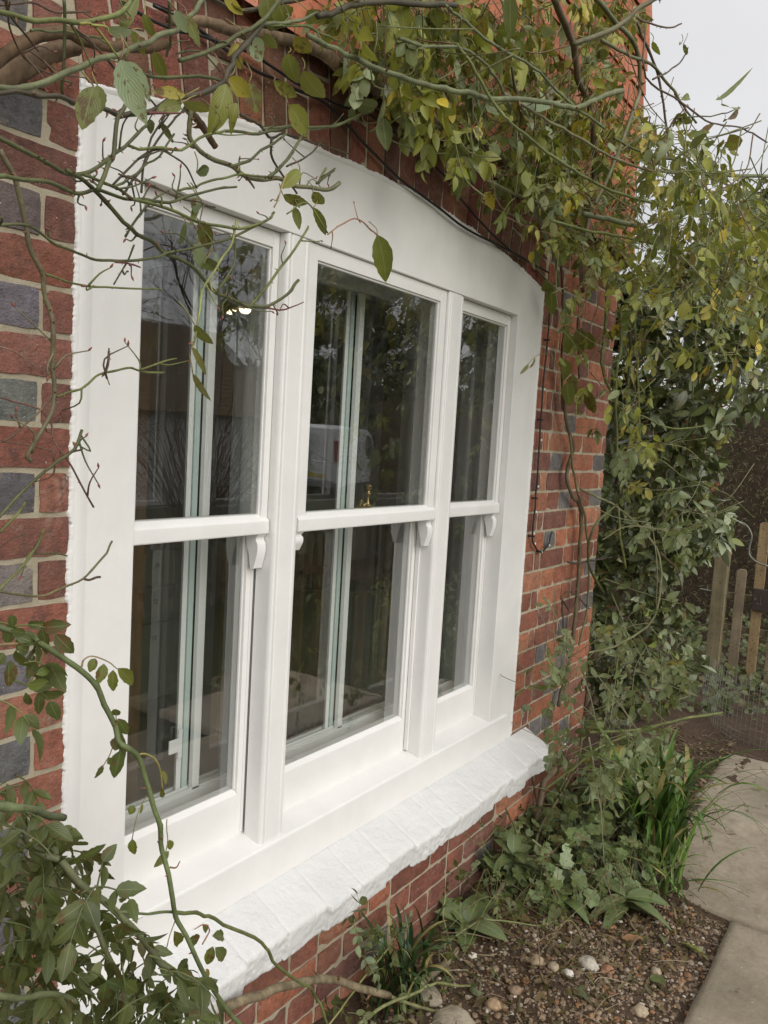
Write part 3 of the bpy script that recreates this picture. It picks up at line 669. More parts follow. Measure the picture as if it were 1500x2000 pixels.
# ------------------------------------------------------------------ climbing rose over the window
ROSE = thing('climbing_rose', 'climbing rose with bare green canes and yellowing leaves sprawling over the top of the window', 'climbing plant', (2.3, -.12, GZ))
ROSE.location = (0, 0, 0)
G1, G2, BR, RD, GL, DK = (.085, .095, .036), (.13, .15, .045), (.10, .065, .04), (.14, .05, .04), (.13, .145, .07), (.06, .052, .03)
CANES = [  # points, y, width px, colour, thorns
 ([(-20,262),(60,300),(110,330),(150,341),(190,325),(230,294),(250,283),(275,258),(292,240)], [-.42,-.36], (10,6), G1, 5),
 ([(250,284),(290,288),(355,287),(410,264),(440,255)], [-.36,-.34], (6,5), G2, 2),
 ([(-20,343),(35,352),(100,358),(150,377),(190,372),(255,388),(330,392),(380,380),(420,370),(462,365)], [-.46,-.34], (10,4), G1, 7),
 ([(190,372),(210,322),(222,302),(228,240),(235,222),(245,205)], [-.44,-.40], (9,8), G1, 2),
 ([(130,332),(180,370),(242,432),(262,457),(300,470),(330,495),(380,525),(420,565),(450,582),(487,598),(520,600)], [-.42,-.30], (9,7), G1, 6),
 ([(487,598),(520,560),(560,510),(597,455),(602,442)], [-.30,-.28], (6,4), G2, 2),
 ([(520,600),(555,577),(583,547)], [-.30,-.29], (6,6), G1, 1), ([(518,601),(560,602),(593,590)], [-.30,-.29], (4,2), RD, 0),
 ([(425,566),(455,522),(459,478),(455,440)], [-.32,-.30], (5,3), G1, 1),
 ([(-5,440),(60,442),(110,475),(160,500),(215,512),(300,503),(330,495),(400,480),(470,455),(530,425)], [-.45,-.32], (6,5), G1, 5),
 ([(0,292),(25,350),(50,430),(60,485),(82,535),(88,580),(105,630),(106,700),(104,780),(64,880),(60,900)], [-.42,-.36], (11,8), (.16,.14,.08), 5),
 ([(90,535),(160,555),(210,563),(280,567),(318,565)], [-.41,-.38], (5,3), G2, 2), ([(112,775),(165,755),(205,730),(250,718),(275,723),(320,728)], [-.38,-.35], (5,4), G2, 2),
 ([(205,730),(212,700),(213,680)], -.37, (4,3), BR, 2), ([(205,730),(214,752)], -.37, (3,2), BR, 0), ([(275,722),(300,712),(345,700)], -.36, (4,3), G2, 0),
 ([(-20,20),(40,32),(100,38),(155,46),(200,32),(250,8),(262,-10)], [-.52,-.45], (11,9), G2, 3),
 ([(155,46),(185,50),(215,85),(235,115)], [-.5,-.5], (6,4), (.28,.27,.07), 0),
 ([(-20,172),(53,168),(128,141),(187,123),(235,104),(288,80),(341,55),(380,20),(402,-10)], [-.38,-.28], (13,10), GL, 2),
 ([(-20,184),(60,184),(125,190),(160,203),(210,214),(240,222),(290,220),(330,192),(390,184),(430,160),(450,128),(460,108),(512,46)], [-.40,-.28], (10,11), DK, 5),
 ([(290,221),(330,221),(360,220)], [-.37,-.36], (6,2), RD, 1),
 ([(512,47),(545,52),(600,52),(640,72),(662,80)], [-.28,-.24], (6,4), G2, 1), ([(512,47),(570,42),(620,25)], [-.28,-.25], (8,6), GL, 0),
 ([(350,118),(400,104),(440,84),(490,55),(520,30),(558,-10)], [-.30,-.28], (9,8), G1, 2),
 ([(600,68),(660,100),(700,116),(765,145),(840,170),(900,178),(960,192),(1025,195),(1100,207),(1125,211),(1150,201),(1190,184),(1216,177)], [-.26,-.38], (11,10), GL, 4),
 ([(620,32),(660,22),(700,6),(760,4),(830,8),(890,10)], [-.26,-.26], (12,11), DK, 2),
 ([(-20,128),(0,117),(64,76),(123,63),(170,79),(232,93),(290,92),(330,85)], [-.12,-.07], (30,17), (.13,.085,.05), 0),
 ([(-30,170),(60,128),(110,100),(150,92)], [-.06,-.05], (46,30), (.16,.11,.07), 0),
 ([(330,40),(400,45),(470,62),(540,72),(600,90),(648,116),(684,158)], [-.12,-.10], (20,26), (.17,.12,.075), 0),
 ([(648,118),(720,160),(790,205),(850,245),(930,275),(1000,320)], [-.07,-.06], (28,22), (.12,.09,.06), 0),
 ([(364,210),(385,232),(405,260),(421,287)], [-.22,-.20], (16,12), (.12,.08,.05), 0),
 ([(373,214),(372,258),(385,285),(412,312),(452,325),(482,345),(515,347),(545,345),(572,360),(600,363),(640,370),(663,357)], [-.28,-.22], (10,8), (.16,.155,.08), 8),
 ([(455,325),(500,305),(558,262)], [-.26,-.25], (6,5), G1, 2), ([(524,346),(560,315),(582,280),(592,262)], [-.25,-.24], (7,5), G1, 3), ([(482,345),(497,368)], -.26, (6,3), BR, 1),
 ([(622,358),(637,328)], -.22, (5,5), G2, 0), ([(618,358),(652,332)], -.22, (5,6), G1, 0), ([(560,325),(600,305),(627,278)], [-.24,-.22], (4,3), DK, 3),
 ([(530,268),(530,300),(550,335),(580,378)], [-.24,-.22], (5,4), DK, 3), ([(350,372),(405,356),(455,342),(520,345)], [-.30,-.26], (5,4), G2, 2),
 ([(470,224),(500,240),(530,266),(560,262),(600,276),(682,301)], [-.2,-.16], (7,3), DK, 3),
 ([(440,256),(520,260),(565,248),(650,248),(700,226),(730,215)], [-.24,-.16], (6,5), G1, 1), ([(515,251),(570,250),(620,252),(700,230)], [-.2,-.14], (5,4), GL, 1),
 ([(240,380),(272,332),(312,262),(345,232),(372,205)], [-.34,-.28], (5,4), DK, 3), ([(220,362),(262,315),(300,294),(330,303),(360,325),(385,368)], [-.36,-.34], (5,3), DK, 1),
 ([(276,376),(288,300),(322,226)], [-.33,-.3], (5,4), DK, 3), ([(165,342),(200,352),(230,372),(258,388)], [-.44,-.4], (7,6), G1, 4), ([(225,364),(260,345),(298,312),(340,262)], [-.4,-.32], (5,4), G1, 3),
 ([(255,388),(330,407),(400,434),(470,447),(520,430),(535,415)], [-.4,-.3], (7,5), G2, 3), ([(232,340),(300,362),(360,392),(420,405)], [-.4,-.34], (4,3), BR, 2),
 ([(245,462),(262,435),(300,392),(330,372)], [-.38,-.34], (5,4), G1, 3), ([(262,478),(250,510),(222,556)], [-.4,-.38], (4,3), G1, 1), ([(225,512),(262,520),(274,522)], [-.4,-.38], (4,3), RD, 1),
 ([(463,430),(452,478),(430,510),(404,552),(393,600),(380,655),(374,680)], [-.34,-.36], (5,4), (.25,.27,.09), 0),
 ([(640,458),(662,440),(692,429),(716,440),(737,460)], [-.26,-.24], (3,3), (.30,.17,.10), 0), ([(560,418),(600,398),(640,455)], -.27, (3,3), G2, 0),
 ([(535,405),(545,380),(560,340)], -.27, (3,3), (.28,.22,.10), 0),
 ([(20,0),(15,40),(40,100),(60,125),(95,140),(150,150)], [-.3,-.2], (4,3), BR, 0), ([(12,-5),(18,30),(55,75),(75,100)], [-.3,-.26], (6,3), DK, 0), ([(55,98),(120,140),(180,155)], [-.18,-.12], (3,2), BR, 0),
 ([(125,0),(128,60),(124,140),(122,185)], [-.34,-.3], (7,6), G1, 1), ([(0,10),(60,5),(110,25),(175,22)], [-.2,-.16], (5,4), BR, 0), ([(250,-5),(249,25),(247,80)], [-.2,-.1], (4,3), BR, 0),
 ([(330,0),(332,70),(325,110)], [-.2,-.14], (6,5), G1, 0), ([(280,145),(310,150),(400,155),(440,160)], [-.3,-.28], (7,7), G1, 1), ([(345,105),(390,98),(430,140)], -.22, (4,3), G1, 0),
 ([(140,50),(190,95),(232,142)], [-.35,-.3], (6,5), BR, 0), ([(60,60),(90,62),(140,60),(200,75)], [-.2,-.15], (6,5), G1, 0), ([(410,-5),(470,20),(540,10),(600,-5)], [-.2,-.15], (8,8), DK, 0),
 ([(-5,776),(30,780),(80,800),(100,830),(110,862),(140,910),(183,991)], [-.34,-.36], (4,4), (.15,.08,.06), 1), ([(-5,862),(60,869),(92,875),(104,880)], -.34, (3,3), (.15,.09,.06), 0),
 ([(116,750),(90,792),(40,835),(5,862)], -.35, (4,4), (.13,.09,.055), 1), ([(160,840),(145,875),(110,905),(70,935),(30,975),(-5,1014)], [-.36,-.38], (6,6), G1, 1), ([(161,877),(148,880),(138,884)], -.36, (4,4), BR, 0),
 ([(86,1033),(66,1080),(30,1120),(-5,1156)], -.36, (5,5), G2, 1), ([(-5,1153),(60,1165),(110,1152),(165,1131),(200,1086),(219,1057)], [-.37,-.34], (5,4), (.15,.13,.06), 1), ([(165,1131),(180,1130),(196,1127)], -.35, (5,5), BR, 0), ([(66,1080),(95,1080),(131,1086)], -.35, (3,3), G1, 0),
 ([(50,980),(30,1010),(0,1040)], -.36, (5,5), G2, 0), ([(-5,675),(30,692),(82,724)], -.3, (4,2), (.24,.15,.11), 0), ([(40,690),(62,722)], -.3, (3,2), (.24,.15,.11), 0), ([(45,1045),(15,1062),(0,1070)], -.33, (3,2), BR, 0),
 # right hand side canes
 ([(1080,-10),(1105,50),(1120,90),(1130,160),(1150,200),(1162,300),(1155,400),(1135,500),(1138,570)], [-.30,-.16], (15,9), (.14,.10,.06), 3),
 ([(1120,86),(1200,55),(1250,16),(1295,-12)], [-.32,-.44], (10,9), (.13,.12,.06), 1), ([(1163,-5),(1200,40),(1241,88),(1250,150),(1250,180),(1232,230),(1202,312),(1180,362),(1163,398)], [-.3,-.3], (10,6), (.14,.14,.07), 3),
 ([(1175,78),(1230,110),(1272,125),(1312,170),(1330,200),(1360,240)], [-.4,-.5], (7,4), (.14,.14,.07), 2), ([(1245,35),(1270,48),(1305,56),(1331,46)], [-.45,-.5], (4,3), BR, 1),
 ([(1245,45),(1258,80),(1280,130),(1293,190),(1303,260),(1306,312)], [-.4,-.42], (6,4), (.14,.10,.07), 2), ([(1275,155),(1315,133),(1338,108),(1344,92)], [-.5,-.52], (4,2), BR, 1),
 ([(890,85),(920,125),(970,210),(1000,240),(1070,298),(1150,350),(1230,385),(1350,412),(1480,430),(1520,432)], [-.3,-.5], (7,5), G2, 3),
 ([(870,10),(900,35),(960,85),(1040,130),(1100,190),(1180,250)], [-.3,-.35], (6,5), GL, 2), ([(780,75),(830,90),(905,95),(960,140),(1000,215)], [-.3,-.3], (7,5), GL, 2),
 ([(1330,335),(1400,340),(1510,345)], [-.5,-.55], (7,7), G2, 1), ([(1140,418),(1185,428),(1240,440)], [-.3,-.34], (11,10), GL, 1), ([(1075,430),(1140,448),(1250,470),(1390,498),(1510,497)], [-.3,-.5], (6,4), G2, 3),
 ([(910,190),(915,240),(930,320),(950,350),(1010,380),(1060,400),(1120,420)], [-.15,-.2], (6,6), GL, 2), ([(980,180),(1060,230),(1120,262),(1180,300),(1260,330),(1340,340)], [-.28,-.44], (6,5), (.15,.14,.07), 2),
 ([(1260,60),(1262,150),(1330,200),(1390,240),(1450,250),(1498,278)], [-.5,-.56], (4,3), BR, 2), ([(1200,270),(1260,300),(1340,320),(1420,360),(1500,385)], [-.4,-.5], (5,4), G1, 2), ([(1320,230),(1400,225),(1445,210)], [-.5,-.54], (3,2), G1, 0),
 ([(1052,300),(1052,420),(1085,510),(1090,560)], [-.2,-.16], (7,5), G1, 2), ([(1000,130),(1010,220),(990,320),(960,380)], [-.2,-.12], (6,5), G1, 1),
 ([(1186,560),(1180,660),(1176,720),(1200,790),(1206,905)], [-.10,-.14], (7,5), G2, 8), ([(1212,610),(1213,680),(1205,720),(1202,800)], [-.2,-.2], (7,5), G2, 6), ([(1236,600),(1243,690),(1246,760),(1250,862)], [-.22,-.24], (6,5), G2, 6),
 ([(1228,610),(1231,700),(1226,760)], [-.2,-.2], (6,5), G1, 3), ([(1364,595),(1358,680),(1352,780)], [-.5,-.5], (4,4), G2, 2), ([(1200,780),(1260,815),(1330,838),(1430,815)], [-.15,-.44], (4,3), G2, 2),
 ([(1215,885),(1290,900),(1340,935),(1420,965),(1470,1010)], [-.2,-.5], (4,3), G1, 2), ([(1133,955),(1175,975),(1208,992),(1260,1040),(1288,1090),(1290,1150),(1272,1215),(1210,1258),(1150,1275)], [-.06,-.5], (5,4), (.15,.15,.07), 3),
 ([(1208,992),(1212,1050),(1222,1110)], [-.2,-.22], (5,5), G2, 1), ([(1290,1080),(1320,1110),(1335,1160)], [-.4,-.45], (4,2), BR, 2), ([(1180,1130),(1260,1160),(1330,1180)], [-.2,-.4], (3,2), G1, 0),
 ([(1180,1160),(1150,1100),(1160,1030),(1205,985)], [-.1,-.2], (5,5), G1, 2), ([(1150,1430),(1240,1425),(1330,1405),(1411,1392)], [-.15,-.5], (6,5), G2, 1), ([(1060,1545),(1120,1500),(1190,1450),(1300,1412)], [-.15,-.4], (5,4), G2, 1),
]
WALLC = [  # stems trained close to the wall
 ([(1092,500),(1100,560),(1101,640),(1096,720),(1100,800)], -.03, (6,4), (.10,.07,.05), 2), ([(1130,620),(1128,680),(1133,740)], -.03, (5,4), (.09,.07,.05), 1),
 ([(1103,770),(1107,830),(1120,880),(1108,930),(1118,970),(1133,990),(1134,1060),(1128,1150),(1120,1240),(1108,1310),(1090,1380)], -.035, (7,8), (.13,.105,.06), 3),
 ([(1112,850),(1125,950),(1142,1010),(1150,1100),(1145,1200),(1130,1260)], -.05, (5,4), (.15,.14,.07), 2), ([(1108,1190),(1098,1165),(1115,1155),(1150,1190)], -.04, (4,3), (.10,.07,.05), 0),
 ([(1098,1165),(1100,1230),(1110,1280)], -.03, (4,3), (.10,.07,.05), 0), ([(1085,1140),(1080,1230),(1090,1320)], -.03, (2,2), (.26,.22,.13), 0), ([(1072,1240),(1060,1300),(1058,1340)], -.03, (2,2), (.26,.22,.13), 0),
 ([(1110,1098),(1128,1100),(1160,1095),(1200,1088)], -.04, (5,3), (.08,.06,.05), 0), ([(1085,1500),(1062,1530),(1048,1600),(1042,1680),(1035,1720)], -.05, (14,11), (.15,.11,.07), 1),
 ([(1035,1720),(1050,1630),(1090,1560),(1130,1480),(1140,1400)], [-.10,-.06], (6,5), (.14,.13,.06), 2), ([(1035,1500),(1050,1590),(1047,1700)], -.05, (4,3), (.09,.06,.04), 0),
]
for px, y, wpx, c_, th in CANES: cane(ROSE, px, y, wpx, c_, BARK if max(wpx) > 15 else STEM, 'cane', th * 2 + 1)
for px, y, wpx, c_, th in WALLC: cane(ROSE, px, y, wpx, c_, STEM, 'wall_stem', th, wob=.006)
sw = MB()
for px, y, wpx, c_, th in CANES[:75]:
    if max(wpx) > 14 or px[0][0] > 800: continue
    n_ = len(px); ys = np.interp(np.linspace(0, 1, n_), np.linspace(0, 1, len(y)), y) if isinstance(y, (list, tuple)) else np.full(n_, y)
    for _ in range(max(1, int(n_ * .45))):
        k = int(RNG.integers(0, n_ - 1)); f_ = RNG.random(); a = at(px[k][0] * (1 - f_) + px[k + 1][0] * f_, px[k][1] * (1 - f_) + px[k + 1][1] * f_, y=ys[k] * (1 - f_) + ys[k + 1] * f_)
        d = unit(RNG.normal(0, 1, 3) * (1, .5, 1)); L_ = RNG.uniform(.012, .06); Q = smoothline([a, a + d * L_ * .5 + RNG.normal(0, .004, 3), a + unit(d + RNG.normal(0, .3, 3)) * L_], 3)
        sw.tube(Q, np.linspace(.0014, .0007, len(Q)), 5, 0, c_); sw.tube([Q[-1], Q[-1] + d * .003, Q[-1] + d * .007], [.0008, .0016, .0003], 5, 0, (.22, .07, .05))
sw.build('spurs', STEM, ROSE, smooth=True)['kind'] = 'stuff'
rp = Plant()
OL, YG, YB, PG, DG, BN = (.115, .135, .022), (.19, .20, .032), (.32, .26, .03), (.24, .31, .19), (.055, .08, .024), (.26, .13, .04)
def xl(pl, x0, y0, x1, y1, w_, c_, ya=-.35, yb=None, tilt=.35, kx=None):
    yb = ya if yb is None else yb; P0, P1 = at(x0, y0, y=ya), at(x1, y1, y=yb); d = P1 - P0; dist = float((P0 - CAM) @ (-ROT[2]))
    N = unit(CAM - P0) + RNG.normal(0, tilt, 3); pl.leaf(P0, unit(d), N, float(np.linalg.norm(d)), w_ * dist / F_PX, np.array(c_) * RNG.uniform(.9, 1.1))
BIG = [(236,116,262,236,52,PG,-.52,-.54),(244,120,302,196,38,PG,-.50,-.50),(183,168,160,252,46,OL,-.46,-.46),(190,166,200,222,28,OL,-.45),(206,56,272,78,22,PG,-.45),(344,20,362,66,24,PG,-.40),(364,30,392,96,34,OL,-.38),
 (436,-6,476,34,24,YB,-.30),(452,8,486,38,20,YB,-.30),(442,163,424,266,44,YG,-.32),(462,200,446,250,18,YG,-.33),(446,152,492,192,34,YB,-.30),(486,162,502,222,34,OL,-.28),(362,186,304,174,24,YB,-.36),(358,200,412,214,28,YG,-.36),(354,204,308,216,26,OL,-.36),
 (592,138,628,208,42,YG,-.24),(563,205,613,270,44,YG,-.25),(562,104,574,166,34,OL,-.24),(534,158,582,194,26,YG,-.25),(576,70,608,108,34,YB,-.24),(484,76,520,120,40,PG,-.28),(516,64,540,104,26,OL,-.27),(466,86,448,104,14,YB,-.28),(462,108,472,138,18,YB,-.28),
 (696,196,744,222,38,DG,-.2),(748,228,752,296,32,DG,-.2),(762,190,792,246,30,DG,-.2),(737,458,766,554,40,OL,-.24,-.25),(586,332,549,374,26,YG,-.25),(552,380,600,406,22,OL,-.26),(574,404,588,447,18,OL,-.26),(611,374,634,406,24,YG,-.26),(612,405,648,464,20,OL,-.26),
 (384,338,410,326,22,DG,-.3),(386,380,380,416,22,PG,-.34),(388,430,416,490,34,DG,-.33),(362,434,356,482,14,DG,-.34),(384,470,396,532,26,PG,-.33),(400,502,440,540,20,DG,-.33),(396,516,420,530,14,DG,-.33),(385,395,372,440,14,OL,-.33),(420,492,428,530,12,PG,-.33),
 (380,634,411,685,22,OL,-.36),(374,676,412,736,13,(.2,.19,.06),-.36),(376,728,415,800,16,(.2,.17,.06),-.36),(292,232,298,262,16,DG,-.3),(310,238,342,276,14,DG,-.3),(270,-8,230,60,24,OL,-.3),(280,26,300,80,20,OL,-.28),(230,28,250,45,18,DG,-.3),
 (600,20,640,60,40,OL,-.2),(640,34,660,72,36,OL,-.2),(545,10,560,50,46,OL,-.22),(520,-10,530,60,40,OL,-.2),(300,100,330,160,26,OL,-.25),(255,60,290,110,20,OL,-.3),(780,0,800,120,44,YG,-.24),(760,20,776,80,20,PG,-.24),(935,30,940,85,36,BN,-.26),(995,-20,1000,78,30,DG,-.55,-.55),
 (848,10,858,62,28,OL,-.24),(815,30,826,60,18,PG,-.24),(885,62,900,92,20,PG,-.24),(740,120,762,150,20,PG,-.22),(752,165,766,206,18,(.4,.42,.36),-.2),(1012,190,1060,240,30,PG,-.26),(1010,205,1028,235,34,OL,-.2),(960,100,975,150,36,PG,-.2),(1078,165,1080,198,22,(.42,.42,.36),-.3),
 (1060,50,1085,85,22,PG,-.3),(950,150,955,120,26,OL,-.2),(1275,80,1285,118,14,YG,-.5),(1330,195,1358,178,14,YG,-.52),(1398,195,1432,190,10,OL,-.54),(1410,202,1435,222,18,YG,-.54),(1415,232,1436,245,20,(.26,.09,.04),-.54),(1335,85,1345,118,8,PG,-.52),(1330,86,1322,84,6,PG,-.52),(1362,268,1385,250,24,(.24,.09,.03),-.5),(1425,262,1450,300,30,YB,-.54)]
for q in BIG: xl(rp, *q[:6], ya=q[6], yb=q[7] if len(q) > 7 else None)
rp.build(ROSE, LEAF, 'large_leaves', st=11, serr=.04, wave=.10, curl=.18, fold=.22)
rq = Plant()
R_A = [(640,-30),(1240,-30),(1235,60),(1200,150),(1190,300),(1150,400),(1060,420),(1000,370),(940,330),(860,290),(800,215),(740,165),(690,90)]
R_B = [(1000,180),(1180,200),(1290,215),(1330,250),(1390,270),(1440,330),(1500,380),(1520,470),(1520,640),(1400,600),(1330,570),(1200,560),(1120,520),(1060,420)]
R_C = [(940,340),(1100,400),(1130,520),(1160,640),(1110,640),(1080,560),(1060,470),(980,430)]
R_D = [(1180,560),(1340,590),(1500,640),(1480,720),(1380,700),(1300,680),(1270,740),(1280,860),(1250,880),(1190,780)]
R_E = [(1060,620),(1130,620),(1175,760),(1170,850),(1130,860),(1110,780),(1075,700)]
for poly, n, t0, t1, hang in ((R_A, 520, 1.25, 2.1, .8), (R_B, 700, 1.8, 3.1, .7), (R_C, 20, 1.5, 2.2, .9), (R_D, 75, 2.0, 3.0, .9), (R_E, 8, 2.2, 2.6, .9)):
    px = poly_pts(poly, n); P = depth_pts(px, t0, t1)
    for p_ in P:
        d = RNG.normal(0, 1, 3) * (1, .8, .5) + (0, -.1, -.35)
        if RNG.random() < .60:                      # short twig that carries the leaf
            a = unit(RNG.normal(0, 1, 3) * (1, .6, .7)); L_ = RNG.uniform(.06, .22)
            Q = smoothline([p_ + a * L_ + (0, 0, .03), p_ + a * L_ * .5 + RNG.normal(0, .012, 3), p_], 4); Q[:, 1] = np.minimum(Q[:, 1], -.012)
            rq.tw.tube(Q, np.linspace(.0019, .0011, len(Q)), 5, 0, (.16, .17, .07) if RNG.random() < .7 else (.17, .10, .06))
        compound(rq, p_, d, ROSE_C, Lr=RNG.uniform(.05, .10), n=int(RNG.choice([2, 3, 4, 5])), ll=.048 if poly is R_A or poly is R_C else .041, lw=RNG.uniform(.40, .58), hang=hang * RNG.uniform(.4, 1.2), jit=.7)
# loose strands hanging beyond the wall corner and at its foot
R_F = [(1180,880),(1250,850),(1330,980),(1400,1010),(1340,1090),(1300,1080),(1230,1000)]
R_G = [(1060,1190),(1140,1180),(1280,1220),(1380,1290),(1360,1330),(1180,1400),(1100,1420),(1040,1400)]
R_H = [(1080,1430),(1200,1400),(1320,1420),(1290,1500),(1150,1560),(1080,1560)]
for poly, n, t0, t1 in ((R_F, 30, 2.3, 3.2), (R_G, 60, 2.4, 3.4), (R_H, 60, 2.2, 3.0)):
    P = depth_pts(poly_pts(poly, n), t0, t1)
    for p_ in P:
        compound(rq, p_, RNG.normal(0, 1, 3) + (0, 0, -.2), [((.09, .13, .05), 5), ((.15, .19, .10), 4), ((.20, .25, .16), 2), ((.26, .23, .06), 1)], Lr=.08, n=int(RNG.choice([3, 4, 5])), ll=.042, lw=.55, hang=.6)
        if RNG.random() < .5:
            a = unit(RNG.normal(0, 1, 3)); Q = smoothline([p_ + a * .25, p_ + a * .12 + RNG.normal(0, .02, 3), p_], 4); Q[:, 1] = np.minimum(Q[:, 1], -.01 if Q[:, 0].min() < 2.7 else 9)
            rq.tw.tube(Q, .0013, 5, 0, (.18, .17, .09))
for q_ in BIG:                                    # the stalks the large leaves hang from
    p_ = at(q_[0], q_[1], y=q_[6]); up_ = unit(np.array([RNG.normal(0, .6), RNG.normal(0, .5), 1.0])); L_ = RNG.uniform(.018, .04)
    rq.tw.tube(smoothline([p_ + up_ * L_ + (RNG.normal(0, .006), .008, 0), p_ + up_ * L_ * .5, p_], 3), .0009, 5, 0, (.22, .21, .07) if RNG.random() < .7 else (.22, .12, .06))
for (x, y) in [(1065,545),(1075,560),(1110,650),(1145,645),(1135,640),(1100,700),(1108,745),(1148,760),(1120,730)]:
    p_ = at(x, y, y=-.06); xl(rq, x, y, x + RNG.uniform(-12, 16), y + RNG.uniform(38, 58), 26, OL, -.06)
rq.build(ROSE, LEAF, 'foliage', st=5, serr=.0, wave=.22, curl=.22, fold=.3)

# ------------------------------------------------------------------ rose bush at the lower left
RB = thing('rose_bush', 'dark leaved rose bush with thorny shoots before the lower left of the window', 'rose bush', (0, 0, 0))
for px, y, wpx, c_, th in [
 ([(-10,1222),(30,1232),(60,1248),(130,1290),(170,1322),(200,1365),(225,1420),(240,1452),(270,1475),(290,1530),(300,1590),(318,1650),(330,1720),(343,1782),(365,1830),(400,1900),(445,1970),(475,2010)], [-.42,-.52], (12,9), (.12,.15,.06), 12),
 ([(343,1782),(290,1783),(235,1781)], [-.49,-.48], (6,5), (.12,.15,.06), 0), ([(343,1782),(375,1785),(420,1797),(510,1840),(540,1885),(600,1930),(625,1962),(642,2010)], [-.49,-.4], (8,5), (.13,.15,.05), 5),
 ([(35,1640),(80,1668),(120,1692),(180,1747),(240,1790),(300,1860),(340,1900),(400,1968),(440,2010)], [-.46,-.56], (15,12), (.13,.14,.07), 7), ([(-20,1572),(60,1583),(125,1597)], [-.5,-.44], (17,14), (.14,.17,.08), 1),
 ([(130,1700),(160,1735),(190,1800),(215,1880),(262,1995)], [-.46,-.52], (12,10), (.13,.14,.06), 3), ([(-20,1944),(50,1945),(110,1942),(150,1960)], [-.56,-.54], (14,10), (.13,.15,.07), 1), ([(25,1838),(90,1812),(140,1790)], [-.4,-.38], (7,5), (.12,.15,.06), 1),
 ([(-20,1262),(40,1258),(60,1249)], [-.45,-.43], (7,6), (.22,.15,.08), 1), ([(160,1302),(166,1290),(180,1284),(205,1292),(228,1306)], -.44, (4,2), (.28,.2,.1), 0), ([(273,1473),(292,1474),(308,1482),(316,1508),(317,1540)], -.46, (4,3), (.28,.24,.07), 0),
 ([(226,1395),(222,1430),(212,1475),(200,1500)], -.45, (2,2), (.2,.12,.08), 0), ([(85,1275),(78,1305),(52,1340)], -.42, (3,3), (.26,.24,.09), 0), ([(326,1600),(330,1640),(318,1680),(310,1690)], -.46, (2,2), (.2,.18,.08), 0), ([(292,1545),(272,1580),(258,1640)], -.47, (2,2), (.2,.18,.08), 0),
 ([(332,1694),(345,1692),(352,1682)], -.48, (4,2), (.2,.1,.06), 1), ([(345,1785),(338,1810),(326,1850)], -.49, (2,2), (.2,.18,.1), 0), ([(395,1845),(410,1820),(400,1808),(380,1815)], -.48, (3,2), (.28,.13,.07), 0)]:
    cane(RB, px, y, wpx, c_, STEM, 'cane', th)
bp_ = Plant()
for q in [(187,1286,172,1313,19,OL),(203,1296,193,1338,22,OL),(221,1308,218,1356,20,OL),(229,1305,273,1338,26,OL),(68,1255,30,1243,24,DG),(60,1235,68,1290,0.1,DG),(22,1200,28,1228,18,DG),(50,1236,20,1234,18,DG),(60,1244,70,1240,22,DG),(34,1262,60,1275,26,DG),(18,1290,14,1345,28,DG),(30,1270,60,1310,28,DG),
 (52,1338,100,1335,24,(.1,.14,.03)),(70,1318,108,1302,18,(.1,.14,.03)),(50,1352,62,1388,16,DG),(8,1275,-10,1300,26,DG),(222,1385,230,1402,18,DG),(230,1403,252,1440,22,DG),(228,1425,250,1482,18,DG),(230,1440,222,1468,24,(.08,.11,.04)),(236,1465,222,1525,28,DG),(210,1480,224,1490,16,(.08,.11,.04)),(200,1494,188,1524,18,DG),
 (316,1505,326,1534,12,(.2,.19,.06)),(316,1538,318,1572,10,OL),(262,1573,252,1592,16,OL),(272,1590,284,1570,6,OL),(258,1638,260,1672,18,OL),(330,1640,334,1660,14,OL),(330,1662,304,1698,18,OL),(340,1818,362,1866,22,OL),(366,1838,396,1832,22,DG),(414,1828,454,1830,22,(.1,.13,.05)),(416,1848,402,1894,20,OL),(420,1850,452,1880,24,(.09,.12,.045)),(402,1892,416,1926,14,(.24,.16,.05)),
 (395,1806,412,1822,14,OL),(232,1778,280,1778,30,(.08,.11,.05)),(232,1755,256,1756,16,(.06,.09,.04))]:
    xl(bp_, *q, ya=-.45, tilt=.3)
B1 = [(-20,1510),(30,1500),(60,1560),(110,1640),(180,1700),(250,1770),(300,1860),(360,1960),(340,2020),(-20,2020)]
px = poly_pts(B1, 170)
for (x, y) in px:
    p_ = CAM + ray(x, y) * RNG.uniform(.80, 1.08)
    compound(bp_, p_, RNG.normal(0, 1, 3) * (1, .6, .6) + (.4, -.1, -.2), SHOOT_C, Lr=RNG.uniform(.04, .07), n=int(RNG.choice([3, 4, 5])), ll=.031, lw=.48, hang=.7, r=.0009, tcol=(.10, .12, .045))
for (x, y) in poly_pts([(-20,1180),(40,1195),(70,1260),(60,1330),(10,1390),(-20,1380)], 6):
    compound(bp_, CAM + ray(x, y) * RNG.uniform(.8, .95), RNG.normal(0, 1, 3) + (.3, 0, -.3), SHOOT_C, Lr=.05, n=4, ll=.034, lw=.5, hang=.6, r=.0008)
for (x, y) in poly_pts([(290,1860),(400,1960),(470,2020),(300,2020)], 12):
    compound(bp_, CAM + ray(x, y) * RNG.uniform(.8, 1.0), RNG.normal(0, 1, 3) + (.2, 0, -.5), SHOOT_C, Lr=.05, n=4, ll=.036, lw=.5, hang=.8, r=.0008)
bp_.build(RB, LEAF, 'foliage', st=9, serr=.05, wave=.12, curl=.25, fold=.3)

